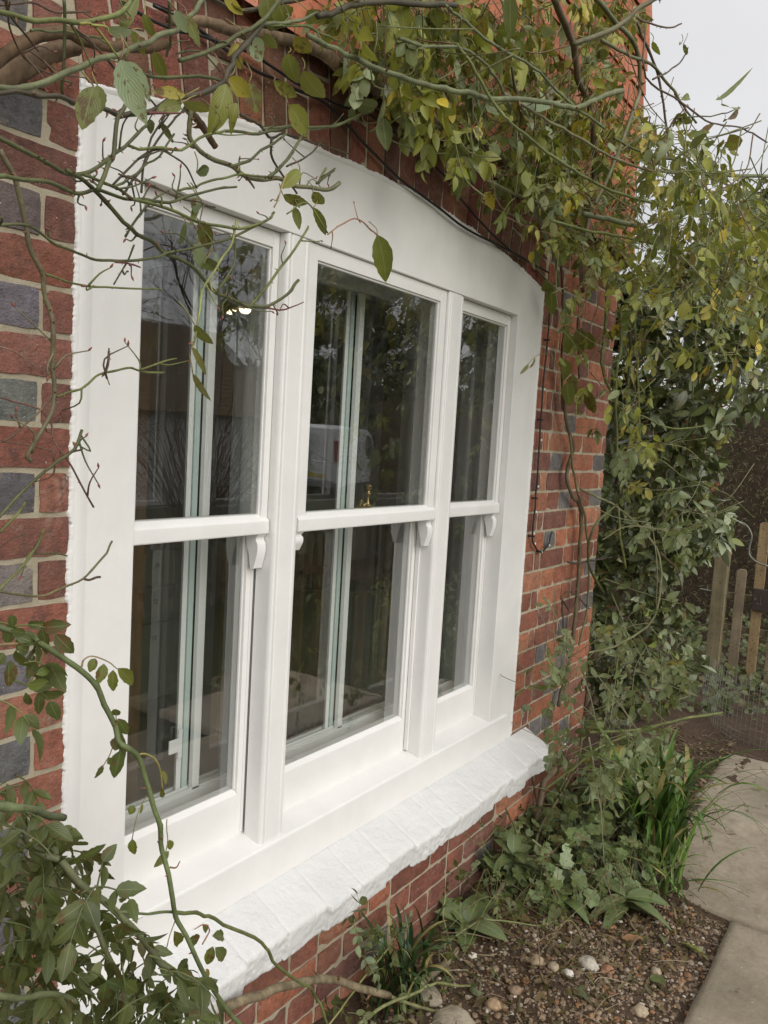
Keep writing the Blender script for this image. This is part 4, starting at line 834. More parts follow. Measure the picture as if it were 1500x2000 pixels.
# ------------------------------------------------------------------ evergreen shrub round the corner
SH = thing('evergreen_shrub', 'large glossy evergreen shrub with reddish buds filling the corner beyond the wall', 'shrub', (0, 0, 0))
ep = Plant(); BUD = m_simple('red_bud', (.30, .09, .05), .5); buds = MB()
C1 = [(1185,520),(1330,500),(1420,420),(1520,360),(1520,740),(1490,800),(1440,800),(1400,880),(1410,960),(1440,1050),(1390,1080),(1330,1110),(1270,1130),(1160,1120),(1180,900),(1190,700)]
C2 = [(1160,1050),(1280,1080),(1330,1170),(1390,1260),(1380,1300),(1300,1380),(1160,1400),(1140,1300)]
for poly, n, t0, t1, ll in ((C1, 520, 3.0, 3.9, .098), (C1, 520, 3.9, 4.8, .11), (C2, 220, 2.9, 3.9, .078)):
    for (x, y) in poly_pts(poly, n):
        p_ = CAM + ray(x, y) * RNG.uniform(t0, t1)
        if p_[0] < 2.75: p_ = CAM + ray(x, y) * (3.57 / ray(x, y)[0])
        a = unit(RNG.normal(0, 1, 3) + (-.35, -.6, .1)); m_ = int(RNG.choice([2, 3, 4, 5])); Lq = .10
        ep.tw.tube([p_ - a * Lq, p_ - a * Lq * .4 + RNG.normal(0, .004, 3), p_], .0016, 4, 0, (.13, .10, .06), False)
        c0 = cols(EVER_C, 1)[0]
        for k in range(m_):
            q_ = p_ - a * Lq * (k / m_) * .9; d = a * .5 + unit(RNG.normal(0, 1, 3)) * .9 + (0, 0, -.35); s_ = ll * RNG.uniform(.7, 1.15)
            ep.leaf(q_, d, unit(RNG.normal(0, .6, 3) + (-.2, -.4, .9)), s_, s_ * RNG.uniform(.34, .44), c0 * RNG.uniform(.8, 1.25))
        if RNG.random() < .13: 
            for k in range(3): buds.tube([p_, p_ + unit(a + RNG.normal(0, .4, 3)) * .022], [.004, .001], 5, 0, (.3, .1, .05))
ep.build(SH, DLEAF, 'foliage', stem=BARK, st=5, wave=.08, curl=.25, fold=.15); buds.build('buds', BUD, SH, smooth=True)['kind'] = 'stuff'
tk = MB()
for k in range(9):
    b0 = np.array([3.4 + .25 * (k % 3), .35 + .12 * (k // 3), GZ - .05]); e0 = b0 + (RNG.uniform(-.6, .8), RNG.uniform(-.6, .3), RNG.uniform(1.3, 2.5))
    Q = smoothline([b0, b0 + (e0 - b0) * .4 + RNG.normal(0, .08, 3), b0 + (e0 - b0) * .75 + RNG.normal(0, .1, 3), e0], 5); tk.tube(Q, np.linspace(.022, .006, len(Q)), 7, 0, (.12, .09, .06))
tk.build('trunk', BARK, SH, smooth=True)
# dark conifer hedge behind the gate
CH = thing('conifer_hedge', 'dark brown-green conifer hedge behind the gate', 'hedge', (0, 0, 0))
n = 42000; P = RNG.uniform((6.4, -4.5, GZ), (8.4, 2.2, 1.05), (n, 3)); P[:, 0] += .25 * np.array([noise.noise((q[1] * 1.5, q[2] * 1.5, 2)) for q in P]); hz = P[:, 2] < .85 + .35 * np.array([noise.noise((q[1] * 1.3, 5, 1)) for q in P]); P = P[hz]
P[:, 0] = 6.4 + (P[:, 0] - 6.4) ** 1.6 * .5; n = len(P); D = RNG.normal(0, 1, (n, 3)) + (-.5, 0, .1)
leaf_mesh('foliage', m_leaf('conifer_spray', .6, .1, (.05, .05, .03), 0), P, D, RNG.normal(0, 1, (n, 3)), RNG.uniform(.03, .07, n), RNG.uniform(.005, .011, n), cols([((.075, .052, .03), 5), ((.055, .042, .024), 5), ((.045, .05, .024), 2), ((.09, .06, .035), 1)], n), CH, st=3, wave=.5)
tk = MB()
for k in range(8): tk.tube([(7.5, -4.2 + k * .85, GZ - .1), (7.5, -4.2 + k * .85, .5)], [.06, .03], 7, 0, (.10, .07, .05))
tk.build('trunk', BARK, CH, smooth=True)
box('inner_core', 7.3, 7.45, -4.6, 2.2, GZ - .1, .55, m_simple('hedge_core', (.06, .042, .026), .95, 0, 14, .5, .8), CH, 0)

# ------------------------------------------------------------------ bed plants
def blades(b, cx, cy, n, h, reach, wd, pal, z=GZ, spread=.06, seed_up=.3):
    for _ in range(n):
        a = RNG.uniform(0, 2 * math.pi); H = h * RNG.uniform(.6, 1.15); R_ = reach * RNG.uniform(.35, 1.2); bx, by = cx + RNG.normal(0, spread), cy + RNG.normal(0, spread * .7)
        t = np.linspace(0, 1, 9); up = H * (1.9 * t - 1.25 * RNG.uniform(.6, 1.1) * t ** 2.2); X = bx + math.cos(a) * R_ * t ** 1.4; Y = by + math.sin(a) * R_ * t ** 1.4
        Z = np.maximum(z + up, z + .01); side = np.array([-math.sin(a), math.cos(a), 0]) ; W_ = wd * RNG.uniform(.7, 1.2) * (1 - t ** 3) * (.6 + .8 * np.minimum(t * 3, 1)) / 2 + .0004
        M = np.stack([X, Y, Z], 1); M[:, 1] = np.minimum(M[:, 1], -.01); c0 = cols(pal, 1)[0]; tw = RNG.uniform(-.8, .8)
        nrm = np.array([math.cos(a) * .3, math.sin(a) * .3, .95]); s2 = np.array([unit(side * math.cos(tw * q) + nrm * math.sin(tw * q)) for q in t])
        V = np.stack([M - s2 * W_[:, None], M + [0, 0, -.0015] , M + s2 * W_[:, None]], 1).reshape(-1, 3)
        C = np.repeat(np.array([c0 * (1 if q < .8 else 1.2) for q in t]), 3, axis=0); y_ = (RNG.random() < .12)
        if y_: C = C * 0 + (.32, .27, .10)
        b.add(V, [(i * 3, i * 3 + 1, i * 3 + 4, i * 3 + 3) for i in range(8)] + [(i * 3 + 1, i * 3 + 2, i * 3 + 5, i * 3 + 4) for i in range(8)], 0, C)
STRAP = m_tint('strap_leaf_green', .38, 30, .2, .2, .001, .5, sx=(1, 1, .2))
IR_C = [((.06, .12, .02), 5), ((.10, .18, .03), 4), ((.17, .26, .05), 2)]
for (cx, cy, n, h, rr, wd, lb) in ((2.32, -.45, 135, .44, .34, .014, 'tall clump of arching iris-like strap leaves beside the paving'), (2.08, -.56, 26, .15, .22, .007, 'low tuft of grassy leaves flopping over the paving edge'), (.98, -.13, 46, .24, .16, .011, 'dark clump of strap leaves at the wall foot under the sill')):
    b = MB(); blades(b, cx, cy, n, h, rr, wd, IR_C if cx > 1.5 else [((.03, .06, .018), 5), ((.045, .085, .02), 4)]); o = b.build('strap_leaf_plant', STRAP, smooth=True); tag(o, lb, 'plant', 'strap-leaved plants in the bed')
def lobed(name, mat, P, N, R_, C, lobes=7, parent=None):
    """round scalloped leaves on short stalks"""
    n = len(P); K = lobes * 3; a = np.arange(K) / K * 2 * np.pi; rr = 1 + .10 * np.cos(a * lobes); rr = rr * (1 - .75 * np.exp(-((a - np.pi) / .16) ** 2)); N = unit(np.asarray(N)); S = unit(np.cross(N, RNG.normal(0, 1, (n, 3)))); T = np.cross(N, S)
    V = [P - N * (R_ * .12)[:, None]]; rnd = RNG.random((n, 1)); one_ = np.ones((n, 1)); U = [np.hstack([one_ * .5, one_ * 0, rnd, one_])]
    for ring, f_ in ((.55, 0), (1.0, 1)):
        for k in range(K):
            r = (R_ * rr[k] * ring * RNG.uniform(.94, 1.06, n))[:, None]; V.append(P + S * r * math.cos(a[k]) + T * r * math.sin(a[k]) + N * (R_[:, None] * (.06 * ring * math.cos(a[k] * 3) + RNG.normal(0, .03, (n, 1)))))
            U.append(np.hstack([one_ * (.5 + .5 * ((k % 3) / 3)), one_ * ring, rnd, one_]))
    kk_ = len(V); V = np.stack(V, 1).reshape(-1, 3); U = np.stack(U, 1).reshape(-1, 4)
    F = [(0, 1 + k, 1 + (k + 1) % K) for k in range(K)] + [(1 + k, 1 + K + k, 1 + K + (k + 1) % K, 1 + (k + 1) % K) for k in range(K)]
    b = MB(); b.add(V, [], 0, np.repeat(C, kk_, axis=0)); b.f = [tuple(q + j * kk_ for q in f) for j in range(n) for f in F]; b.m = [0] * len(b.f); return b.build(name, mat, parent, smooth=True, uv=U)
def in_ground(n, poly): return poly_pts(poly, n)
GPOLY = [(1.62, -.02), (2.75, -.01), (3.3, -.12), (3.2, -.30), (2.75, -.38), (2.35, -.42), (2.1, -.50), (1.8, -.40), (1.62, -.22)]
q = in_ground(620, GPOLY); hh = RNG.uniform(.02, .22, len(q)) * (1 - .3 * RNG.random(len(q))); P = np.column_stack([q, GZ + hh])
g = lobed('ground_cover', DLEAF, P, RNG.normal(0, .35, (len(P), 3)) + (-.25, -.35, 1), RNG.uniform(.014, .032, len(P)), cols([((.09, .145, .05), 5), ((.13, .19, .08), 4), ((.19, .26, .13), 2), ((.05, .085, .03), 3)], len(P)))
tag(g, 'low round-leaved ground cover in the bed by the wall foot', 'ground cover', kind='stuff')
st_ = MB()
for i, p_ in enumerate(P): st_.tube([(p_[0] + RNG.normal(0, .02), min(-.01, p_[1] + RNG.normal(0, .02)), GZ - .01), (p_[0], p_[1], p_[2])], .0012, 4, 0, (.10, .13, .05), False)
st_.build('stalks', STEM, g)
gp = Plant()
for (x, y) in in_ground(120, [(1.3, -.02), (2.7, -.02), (2.9, -.3), (2.1, -.46), (1.55, -.34)]): compound(gp, np.array([x, y, GZ + RNG.uniform(.01, .22)]), RNG.normal(0, 1, 3) + (0, -.2, .2), [((.06, .10, .03), 5), ((.10, .14, .05), 4), ((.20, .24, .08), 1)], Lr=.06, n=5, ll=.026, lw=.6, hang=.3)
WD = thing('bed_weeds', 'tangle of thin weedy stems and small leaflets through the ground cover', 'weeds'); WD['kind'] = 'stuff'
for _ in range(90):
    x, y = RNG.uniform(1.2, 2.9), RNG.uniform(-.5, -.04); a = RNG.uniform(0, 6.28); L_ = RNG.uniform(.08, .35)
    Q = smoothline([(x, y, GZ), (x + math.cos(a) * L_ * .5, min(-.01, y + math.sin(a) * L_ * .5), GZ + RNG.uniform(.03, .2)), (x + math.cos(a) * L_, min(-.01, y + math.sin(a) * L_), GZ + RNG.uniform(.0, .2))], 5)
    gp.tw.tube(Q, RNG.uniform(.0008, .0018), 4, 0, [(.22, .20, .09), (.16, .18, .06), (.2, .13, .08)][int(RNG.integers(3))], False)
gp.build(WD, LEAF, 'foliage', st=5)
# broad leaved rosettes
def rosette(x, y, n, ll, lw, pal, lb, up=.5, z=GZ):
    T_ = thing('leafy_rosette', lb, 'plant', (x, y, z), 0, 'broad-leaved rosettes'); P = []; D = []
    for k in range(n):
        a = k * 2.4 + RNG.uniform(-.3, .3); P.append((0, 0, .01 + .004 * k)); D.append((math.cos(a), math.sin(a), up * RNG.uniform(.3, 1.5)))
    leaf_mesh('foliage', DLEAF, P, D, [(-.1, -.1, 1)] * n, ll * RNG.uniform(.7, 1.1, n), lw * RNG.uniform(.8, 1.1, n), cols(pal, n), T_, curl=RNG.uniform(.3, .9, n), fold=.3, st=9, serr=.03, wave=.15)
FX = [((.11, .155, .07), 4), ((.15, .20, .10), 3), ((.08, .12, .05), 2)]
a_ = at(1220, 1780, z=GZ); rosette(a_[0], a_[1], 12, .15, .06, FX, 'grey-green rosette of broad soft leaves on the gravel edge', .45)
a_ = at(915, 1800, y=-.10); rosette(a_[0], -.10, 10, .14, .075, FX, 'broad grey leaves standing against the brickwork below the sill', 1.3, a_[2] - .05)
a_ = at(1100, 1780, z=GZ); rosette(a_[0], a_[1], 9, .10, .05, FX, 'small rosette between the gravel and the round-leaved ground cover', .5)
a_ = at(1000, 1690, y=-.12); rosette(a_[0], -.12, 9, .10, .05, FX, 'small leafy rosette nearest the wall halfway along the bed', .8, a_[2])
# low rose twigs growing at the wall foot
LR = thing('low_rose', 'sprawling low rose with woody stems under the brick sill', 'rose bush')
lp = Plant()
for px, y, wpx, c_, th in [
 ([(440,1968),(500,1945),(560,1925),(640,1912),(700,1928),(760,1945)], [-.14,-.18], (20,14), (.20,.16,.10), 3), ([(700,2000),(760,1960),(820,1935),(850,1920),(900,1925),(985,1922)], [-.2,-.24], (7,4), (.20,.21,.09), 4),
 ([(760,1945),(800,1960),(850,1975),(870,1968)], [-.18,-.22], (7,5), (.22,.22,.10), 2), ([(820,1920),(860,1890),(890,1860),(915,1838),(945,1800),(985,1720)], [-.14,-.10], (16,10), (.19,.155,.10), 1),
 ([(640,2005),(680,1950),(720,1900),(760,1850)], [-.2,-.14], (4,3), (.22,.22,.08), 2), ([(860,1850),(930,1800),(960,1795),(1060,1810)], [-.15,-.3], (4,3), (.18,.20,.08), 2), ([(870,1745),(866,1790),(880,1850),(900,1880)], [-.12,-.15], (4,3), (.18,.19,.08), 2),
 ([(970,1790),(1040,1760),(1120,1700),(1160,1660),(1200,1625)], [-.14,-.3], (6,4), (.22,.22,.10), 2), ([(970,1780),(1020,1745),(1060,1690),(1100,1640)], [-.12,-.2], (5,4), (.24,.16,.11), 1), ([(1040,1640),(1100,1690),(1160,1760),(1230,1810),(1310,1860)], [-.15,-.45], (4,3), (.22,.21,.11), 1),
 ([(988,1580),(1002,1610),(1012,1640)], -.1, (4,3), (.14,.12,.06), 1), ([(860,1640),(880,1590),(935,1650),(990,1590)], -.08, (3,2), (.18,.17,.08), 1), ([(1150,1440),(1170,1560),(1190,1650),(1210,1760)], [-.2,-.35], (4,3), (.22,.20,.12), 1)]:
    cane(LR, px, y, wpx, c_, BARK if max(wpx) > 9 else STEM, 'cane', th)
for poly, n, ya in (([(690,1790),(800,1800),(870,1870),(860,1960),(740,2000),(640,2005),(600,1990),(680,1880)], 36, -.16), ([(930,1600),(1010,1590),(1030,1700),(960,1760),(900,1760)], 16, -.08), ([(820,1760),(1000,1740),(990,1900),(880,1960)], 16, -.16), ([(1000,1620),(1120,1640),(1100,1800),(1000,1790)], 14, -.15)):
    for (x, y) in poly_pts(poly, n):
        yy = ya * RNG.uniform(.4, 1.4); p_ = at(x, y, y=yy)
        if p_[2] < GZ + .01: p_ = at(x, y, z=GZ + .02)
        compound(lp, p_, RNG.normal(0, 1, 3) + (0, -.3, .1), SHOOT_C + [((.13, .18, .11), 25)], Lr=.06, n=5, ll=.027, lw=.58, hang=.5)
lp.build(LR, LEAF, 'foliage', st=7, wave=.12)
# ivy and leafy floor beyond the gate
q = in_ground(2600, [(3.3, .10), (3.5, .9), (6.6, 1.6), (6.6, -1.8), (5.35, -1.8), (4.5, -.5), (4.1, .0)]); P = np.column_stack([q, GZ - .03 + RNG.uniform(0, .16, len(q)) + np.clip((q[:, 0] - 5.6) * .16, 0, .3)])
iv = lobed('ivy_ground', DLEAF, P, RNG.normal(0, .45, (len(P), 3)) + (-.5, -.2, .8), RNG.uniform(.015, .034, len(P)), cols([((.035, .055, .02), 5), ((.055, .08, .03), 3), ((.09, .12, .06), 1)], len(P)), 5)
tag(iv, 'dark ivy and small leaves covering the ground behind the gate', 'ground cover', kind='stuff')

# ------------------------------------------------------------------ gravel, litter, stones, fallen leaves
t_ = (1 + 5 ** .5) / 2
ICO = unit(np.array([(-1, t_, 0), (1, t_, 0), (-1, -t_, 0), (1, -t_, 0), (0, -1, t_), (0, 1, t_), (0, -1, -t_), (0, 1, -t_), (t_, 0, -1), (t_, 0, 1), (-t_, 0, -1), (-t_, 0, 1)]))
IF = [(0, 11, 5), (0, 5, 1), (0, 1, 7), (0, 7, 10), (0, 10, 11), (1, 5, 9), (5, 11, 4), (11, 10, 2), (10, 7, 6), (7, 1, 8), (3, 9, 4), (3, 4, 2), (3, 2, 6), (3, 6, 8), (3, 8, 9), (4, 9, 5), (2, 4, 11), (6, 2, 10), (8, 6, 7), (9, 8, 1)]
PEB = m_tint('pebble', .7, 90, .3, .4, .002, .35)
def soilz(x, y): return soil_c(x, y)
gn = 13000; gx = RNG.uniform(.35, 2.45, gn); gy = -.06 - RNG.beta(1.6, 1.1, gn) * .80
keep = ~((gx > 2.06) & (gy < -.42)) & ~(gy < -.775 + .0 * gx); gx, gy = gx[keep], gy[keep]; gn = len(gx)
V = []; C = cols([((.20, .14, .09), 5), ((.28, .20, .13), 4), ((.14, .10, .07), 5), ((.33, .27, .20), 3), ((.26, .14, .07), 3), ((.55, .50, .42), 1)], gn); s_ = RNG.lognormal(math.log(.0042), .42, gn)
for i in range(gn):
    sc3 = s_[i] * np.array([RNG.uniform(.8, 1.4), RNG.uniform(.7, 1.2), RNG.uniform(.45, .8)]); a = RNG.uniform(0, 6.28); v = ICO * (1 + RNG.uniform(-.22, .22, (12, 1))) * sc3; c_, q_ = math.cos(a), math.sin(a)
    v = np.column_stack([v[:, 0] * c_ - v[:, 1] * q_, v[:, 0] * q_ + v[:, 1] * c_, v[:, 2]]); V.append(v + (gx[i], gy[i], soilz(gx[i], gy[i]) + s_[i] * .25))
b = MB(); b.add(np.concatenate(V), [], 0, np.repeat(C, 12, axis=0)); b.f = [tuple(j + i * 12 for j in f) for i in range(gn) for f in IF]; b.m = [0] * len(b.f)
tag(b.build('gravel', PEB), 'mixed brown and buff gravel strewn over the soil bed', 'gravel', kind='stuff')
ln = 3200; lx = RNG.uniform(.4, 3.9, ln); ly_ = np.where(RNG.random(ln) < .8, -.05 - RNG.random(ln) ** 1.2 * .65, -.3 - RNG.random(ln) * .4); kk2 = ~((lx > 2.1) & (ly_ < -.42) & (RNG.random(ln) < .93)); lx, ly_ = lx[kk2], ly_[kk2]; ln = len(lx)
P = np.array([(x, y, soilz(x, y) + .006) for x, y in zip(lx, ly_)]); D = np.column_stack([RNG.normal(0, 1, (ln, 2)), RNG.normal(0, .18, ln)])
lt = leaf_mesh('leaf_litter', LEAF, P, D, RNG.normal(0, .35, (ln, 3)) + (0, 0, 1), RNG.uniform(.012, .045, ln), RNG.uniform(.006, .02, ln), cols([((.13, .075, .045), 5), ((.19, .115, .07), 4), ((.08, .05, .035), 4), ((.26, .17, .11), 1)], ln), st=4, wave=.4, curl=RNG.normal(0, .5, ln))
tag(lt, 'brown shredded leaf litter lying on the soil bed', 'leaf litter', kind='stuff')
tw = MB()
for _ in range(320):
    x, y = RNG.uniform(.8, 4.2), RNG.uniform(-.7, -.05); a = RNG.uniform(0, 6.28); L_ = RNG.uniform(.03, .18)
    if x > 2.1 and y < -.42 and RNG.random() < .85: continue
    z = soilz(x, y) + .008; Q = smoothline([(x, y, z), (x + math.cos(a) * L_ / 2, min(-.01, y + math.sin(a) * L_ / 2 + RNG.normal(0, .01)), z + RNG.uniform(0, .012)), (x + math.cos(a) * L_, min(-.01, y + math.sin(a) * L_), z)], 3)
    tw.tube(Q, RNG.uniform(.0006, .0018), 4, 0, [(.30, .24, .15), (.14, .09, .06), (.2, .15, .09)][int(RNG.integers(3))], False)
tag(tw.build('fallen_twigs', STEM), 'thin dead twigs and stalks scattered on the bed', 'twigs', kind='stuff')
def stone(px, py, w_, col, lb, flat=.6, z=GZ, grp='loose stones on the soil bed', nm='stone'):
    p_ = at(px, py, z=z + .01); d = float((p_ - CAM) @ (-ROT[2])); r = w_ / 2 * d / F_PX
    v, f = [], []; n1, n2 = 20, 12; sx_ = RNG.uniform(.85, 1.15); sd_ = RNG.uniform(0, 30)
    for i in range(n2 + 1):
        for k in range(n1):
            th, ph = math.pi * i / n2, 2 * math.pi * k / n1; u = np.array([math.sin(th) * math.cos(ph), math.sin(th) * math.sin(ph), math.cos(th)]); 
            q_ = 1 + .28 * noise.noise((u[0] * 1.3 + sd_, u[1] * 1.3, u[2] * 1.3)) + .06 * noise.noise((u[0] * 5, u[1] * 5 + sd_, u[2] * 5)); v.append(u * q_ * (r * sx_, r, r * flat))
    f = [(i * n1 + k, (i + 1) * n1 + k, (i + 1) * n1 + (k + 1) % n1, i * n1 + (k + 1) % n1) for i in range(n2) for k in range(n1)]
    o = MB().add(v, f, 0, col).build(nm, PEB, smooth=True); o.location = (p_[0], p_[1], soilz(p_[0], p_[1]) + r * flat * .45); tag(o, lb, 'stone', grp); return o
for a in [(1048,1880,28,(.33,.25,.16),'rounded buff pebble left of the large pale stone'),(1150,1884,38,(.46,.42,.35),'large pale grey stone in the middle of the gravel'),(1080,1893,24,(.34,.27,.19),'small buff pebble touching the rounded pebble'),(1186,1893,26,(.33,.17,.10),'reddish-brown stone just right of the pale stone'),
          (1006,1925,26,(.26,.18,.12),'brown pebble below the rounded buff one'),(964,1952,32,(.36,.25,.15),'angular tan stone left of the middle of the gravel'),(1110,1903,20,(.6,.56,.5),'small whitish chip in front of the pale stone'),(1252,1965,30,(.42,.34,.23),'sandy flat-topped stone near the paving'),(1180,1870,18,(.28,.21,.14),'small dull pebble behind the pale stone'),
          (1282,1892,20,(.40,.32,.23),'light brown pebble towards the paving slab'),(1368,1722,20,(.22,.15,.10),'dark brown pebble at the corner of the paving')]: stone(*a)
stone(885, 1990, 84, (.36, .31, .23), 'big flat broken stone at the bottom edge of the bed', .35, nm='rubble_stone'); stone(838, 1945, 54, (.31, .27, .20), 'second flat rubble stone half hidden by the low rose', .4, nm='rubble_stone')
FL = [(1215,1826,1258,1836,18,(.40,.20,.12),'curled pinkish-brown leaf on the gravel'),(1230,1812,1268,1832,26,(.26,.30,.16),'pale grey-green fallen leaf beside the curled brown one'),(1335,1834,1386,1864,26,(.28,.32,.10),'ragged yellow-green fallen leaf near the paving'),(1270,1900,1305,1928,28,(.18,.22,.10),'drooping green leaf at the right of the gravel'),
      (1118,1930,1150,1960,24,(.13,.17,.10),'dark green fallen leaf below the pale stone'),(980,1790,1040,1800,30,(.16,.09,.05),'broad dark brown leaf near the wall'),(1090,1850,1106,1854,14,(.17,.27,.04),'tiny bright green leaf lying on the gravel'),(1290,1820,1298,1848,12,(.16,.20,.11),'narrow grey-green leaf standing by the rosette'),
      (1005,1830,985,1842,16,(.22,.13,.09),'small crumpled brown leaf near the low rose'),(1010,1838,1020,1858,14,(.07,.14,.03),'small deep green leaf near the low rose'),(1140,1782,1160,1808,24,(.15,.10,.07),'brown leaf tucked under the rosettes'),(1320,1420,1345,1432,22,(.22,.15,.10),'dry leaf on the soil by the wire mesh')]
for (x0, y0, x1, y1, w_, c_, lb) in FL:
    p0 = at(x0, y0, z=GZ + .012); p1 = at(x1, y1, z=GZ + .012); z0 = soilz(p0[0], p0[1]) + .010; d = float((p0 - CAM) @ (-ROT[2])); p0[2] = z0; p1[2] = z0 + .004
    L_ = float(np.linalg.norm(p1 - p0)); o = leaf_mesh('fallen_leaf', LEAF, [p0], [p1 - p0], [(RNG.normal(0, .25), RNG.normal(0, .25), 1)], [L_], [max(.012, min(L_ * .5, w_ * d / F_PX * 1.3))], [c_], st=9, serr=.05, wave=.25, curl=RNG.uniform(-.5, .1), fold=.4)
    tag(o, lb, 'leaf', 'fallen leaves on the bed')

# ------------------------------------------------------------------ gate, wire mesh, hook, lantern
OAK = m_tint('weathered_wood', .85, 26, .3, .6, .003, .2, sx=(1, 1, .10), dark=(.05, .04, .025))
GT = thing('picket_gate', 'weathered wooden picket gate with round-topped uneven pickets and a dark latch plate', 'gate', (0, 0, 0))
def picket(b, x, y, w_, z0, z1, col, th=.02):
    pr = [(y - w_ / 2, z0), (y + w_ / 2, z0), (y + w_ / 2, z1 - w_ * .3)] + [(y + w_ / 2 * math.cos(a), z1 - w_ * .3 + w_ * .3 * math.sin(a)) for a in np.linspace(.15, math.pi - .15, 8)] + [(y - w_ / 2, z1 - w_ * .3)]
    b.prism(pr, x - th, x, 0, col)
one('gate_post', lambda b: picket(b, 5.32, .03, .092, -1.62, -.52, (.22, .185, .11), .09), OAK, GT, bevel=.004)
for y, z0, z1, c_ in ((-.105, -1.50, -.68, (.26, .205, .14)), (-.225, -1.52, -.335, (.33, .235, .125)), (-.345, -1.53, -.70, (.25, .205, .13)), (-.465, -1.52, -.45, (.22, .17, .10)), (-.585, -1.51, -.68, (.19, .15, .095)), (-.705, -1.52, -.40, (.22, .16, .095)), (-.825, -1.53, -.66, (.2, .16, .1)), (-.945, -1.5, -.45, (.2, .16, .1))):
    one('picket', lambda b: picket(b, 5.285, y, .066, z0, z1, c_), OAK, GT, bevel=.003)
for z in (-.885, -1.115, -1.44): one('rail', lambda b: b.box(5.287, 5.31, -.99, .0, z - .02, z + .025, 0, (.19, .16, .10)), OAK, GT, bevel=.003)
PL = m_simple('brown_latch_plate', (.055, .038, .032), .55, 0, 30, .2, .3)
lt_ = one('latch_plate', lambda b: b.box(5.240, 5.262, -.36, -.195, -.955, -.80), PL, GT, bevel=.004)
one('latch_screw', lambda b: b.tube([(5.236, -.215, -.873), (5.2395, -.215, -.873)], .009, 12), WIRE, lt_); one('latch_slot', lambda b: (b.box(5.2375, 5.2395, -.252, -.249, -.905, -.845), b.box(5.2375, 5.2395, -.262, -.238, -.907, -.904), b.tube([(5.234, -.232, -.903), (5.2395, -.232, -.903)], .006, 10)), WIRE, lt_)
one('hinge_rod', lambda b: b.tube([(5.24, .16, -.86), (5.262, -.02, -.87)], .007, 8), WIRE, GT, smooth=True); one('lower_hinge', lambda b: b.tube([(5.22, .12, -1.44), (5.25, -.02, -1.44)], .012, 8), WIRE, GT, smooth=True)
hk = MB(); hk.tube(smoothline([at(a, b_, x=5.20) for a, b_ in [(1412, 1028), (1432, 1018), (1455, 1024), (1468, 1045), (1464, 1068), (1464, 1084), (1478, 1098), (1500, 1106)]], 5), .006, 8)
tag(hk.build('metal_hook', WIRE, smooth=True), 'curved grey metal hook hanging on the gate', 'hook')
wm = MB(); bl = smoothline([(4.42, -.10), (4.30, -.17), (4.12, -.27), (3.98, -.42), (3.90, -.62), (3.90, -.95), (3.95, -1.3)], 12); s_ = 0; last = bl[0]
Hm = .36
def mz(s, x): return GZ - .01
acc = np.concatenate([[0], np.cumsum(np.linalg.norm(np.diff(bl, axis=0), axis=1))]); Ls = np.arange(0, acc[-1], .034)
bx_, by_ = np.interp(Ls, acc, bl[:, 0]), np.interp(Ls, acc, bl[:, 1])
for i in range(len(Ls)):
    lean = .04; wm.tube([(bx_[i], by_[i], GZ - .01), (bx_[i] + lean * .4 + .006 * math.sin(i), by_[i], GZ + Hm * .5), (bx_[i] + lean + .01 * math.sin(i * 1.7), by_[i] + .004 * math.cos(i), GZ + Hm)], .0015, 4, 0, (1, 1, 1), False)
for k in range(11):
    zt = k / 10; wm.tube([(bx_[i] + .04 * zt + .003 * math.sin(i + k), by_[i], GZ - .008 + Hm * zt + .004 * math.sin(i * .6 + k)) for i in range(len(Ls))], .0015, 4, 0, (1, 1, 1), False)
tag(wm.build('wire_mesh', WIRE), 'curved panel of rusty wire mesh standing in front of the gate', 'wire mesh')
LN = thing('wall_lantern', 'small black wall lantern at the corner of the house', 'lantern', (2.80, .085, .56))
BLK = m_simple('black_metal', (.012, .012, .012), .4, .3); LG = m_simple('frosted_pane', (.42, .38, .28), .3)
one('lantern_frame', lambda b: (b.box(-.065, .065, -.065, .065, -.015, 0), b.box(-.065, .065, -.065, .065, .20, .215), b.prism([(-.075, .215), (.075, .215), (.02, .27), (-.02, .27)], -.07, .07), [b.box(a - .006, a + .006, c - .006, c + .006, 0, .2) for a in (-.058, .058) for c in (-.058, .058)]), BLK, LN, bevel=.002)
one('pane', lambda b: b.box(-.05, .05, -.05, .05, .001, .199), LG, LN); one('bracket', lambda b: (b.box(-.19, -.17, -.03, .03, -.03, .22), b.tube([(-.17, 0, .1), (-.12, 0, .16), (-.06, 0, .19)], .008, 8)), BLK, LN)

# ------------------------------------------------------------------ string light and cable round the arch
SL = thing('string_lights', 'thin black outdoor light cable tacked along the arch and down beside the window', 'string lights')
def wire(name, pts, y, w_, parent): 
    P = smoothline([at(a, b_, y=y) for a, b_ in pts], 5); P = P + np.array([[0, .003 * noise.noise((i * .4, 1, 2)), .003 * noise.noise((i * .3, 5, 2))] for i in range(len(P))]); MB().tube(P, w_, 6).build(name, CABLE, parent, smooth=True); return P
w1 = wire('cable', [(300,10),(380,52),(480,125),(545,160),(640,205),(700,268),(760,330),(850,402),(925,455),(1000,492),(1045,520),(1068,555),(1074,600),(1068,680),(1060,760),(1054,860),(1048,950),(1044,1000),(1040,1042),(1042,1062),(1055,1078),(1070,1065),(1078,1040)], -.014, .0034, SL)
w2 = wire('cable', [(240,8),(330,55),(400,72),(500,110),(560,150),(650,200),(740,235),(810,290),(870,345),(905,395),(950,445),(1000,492),(1040,515),(1072,532)], -.017, .003, SL)
bm_ = m_simple('clear_droplet', (.75, .75, .72), .1)
for q in list(range(60, len(w1) - 4, 5)): one('bulb', lambda b: b.lathe([(0, -.005), (.0032, -.002), (.0032, .002), (0, .005)], seg=8), bm_, SL, smooth=True).location = tuple(w1[q] + (.002, -.006, 0))
CLIP = MB()
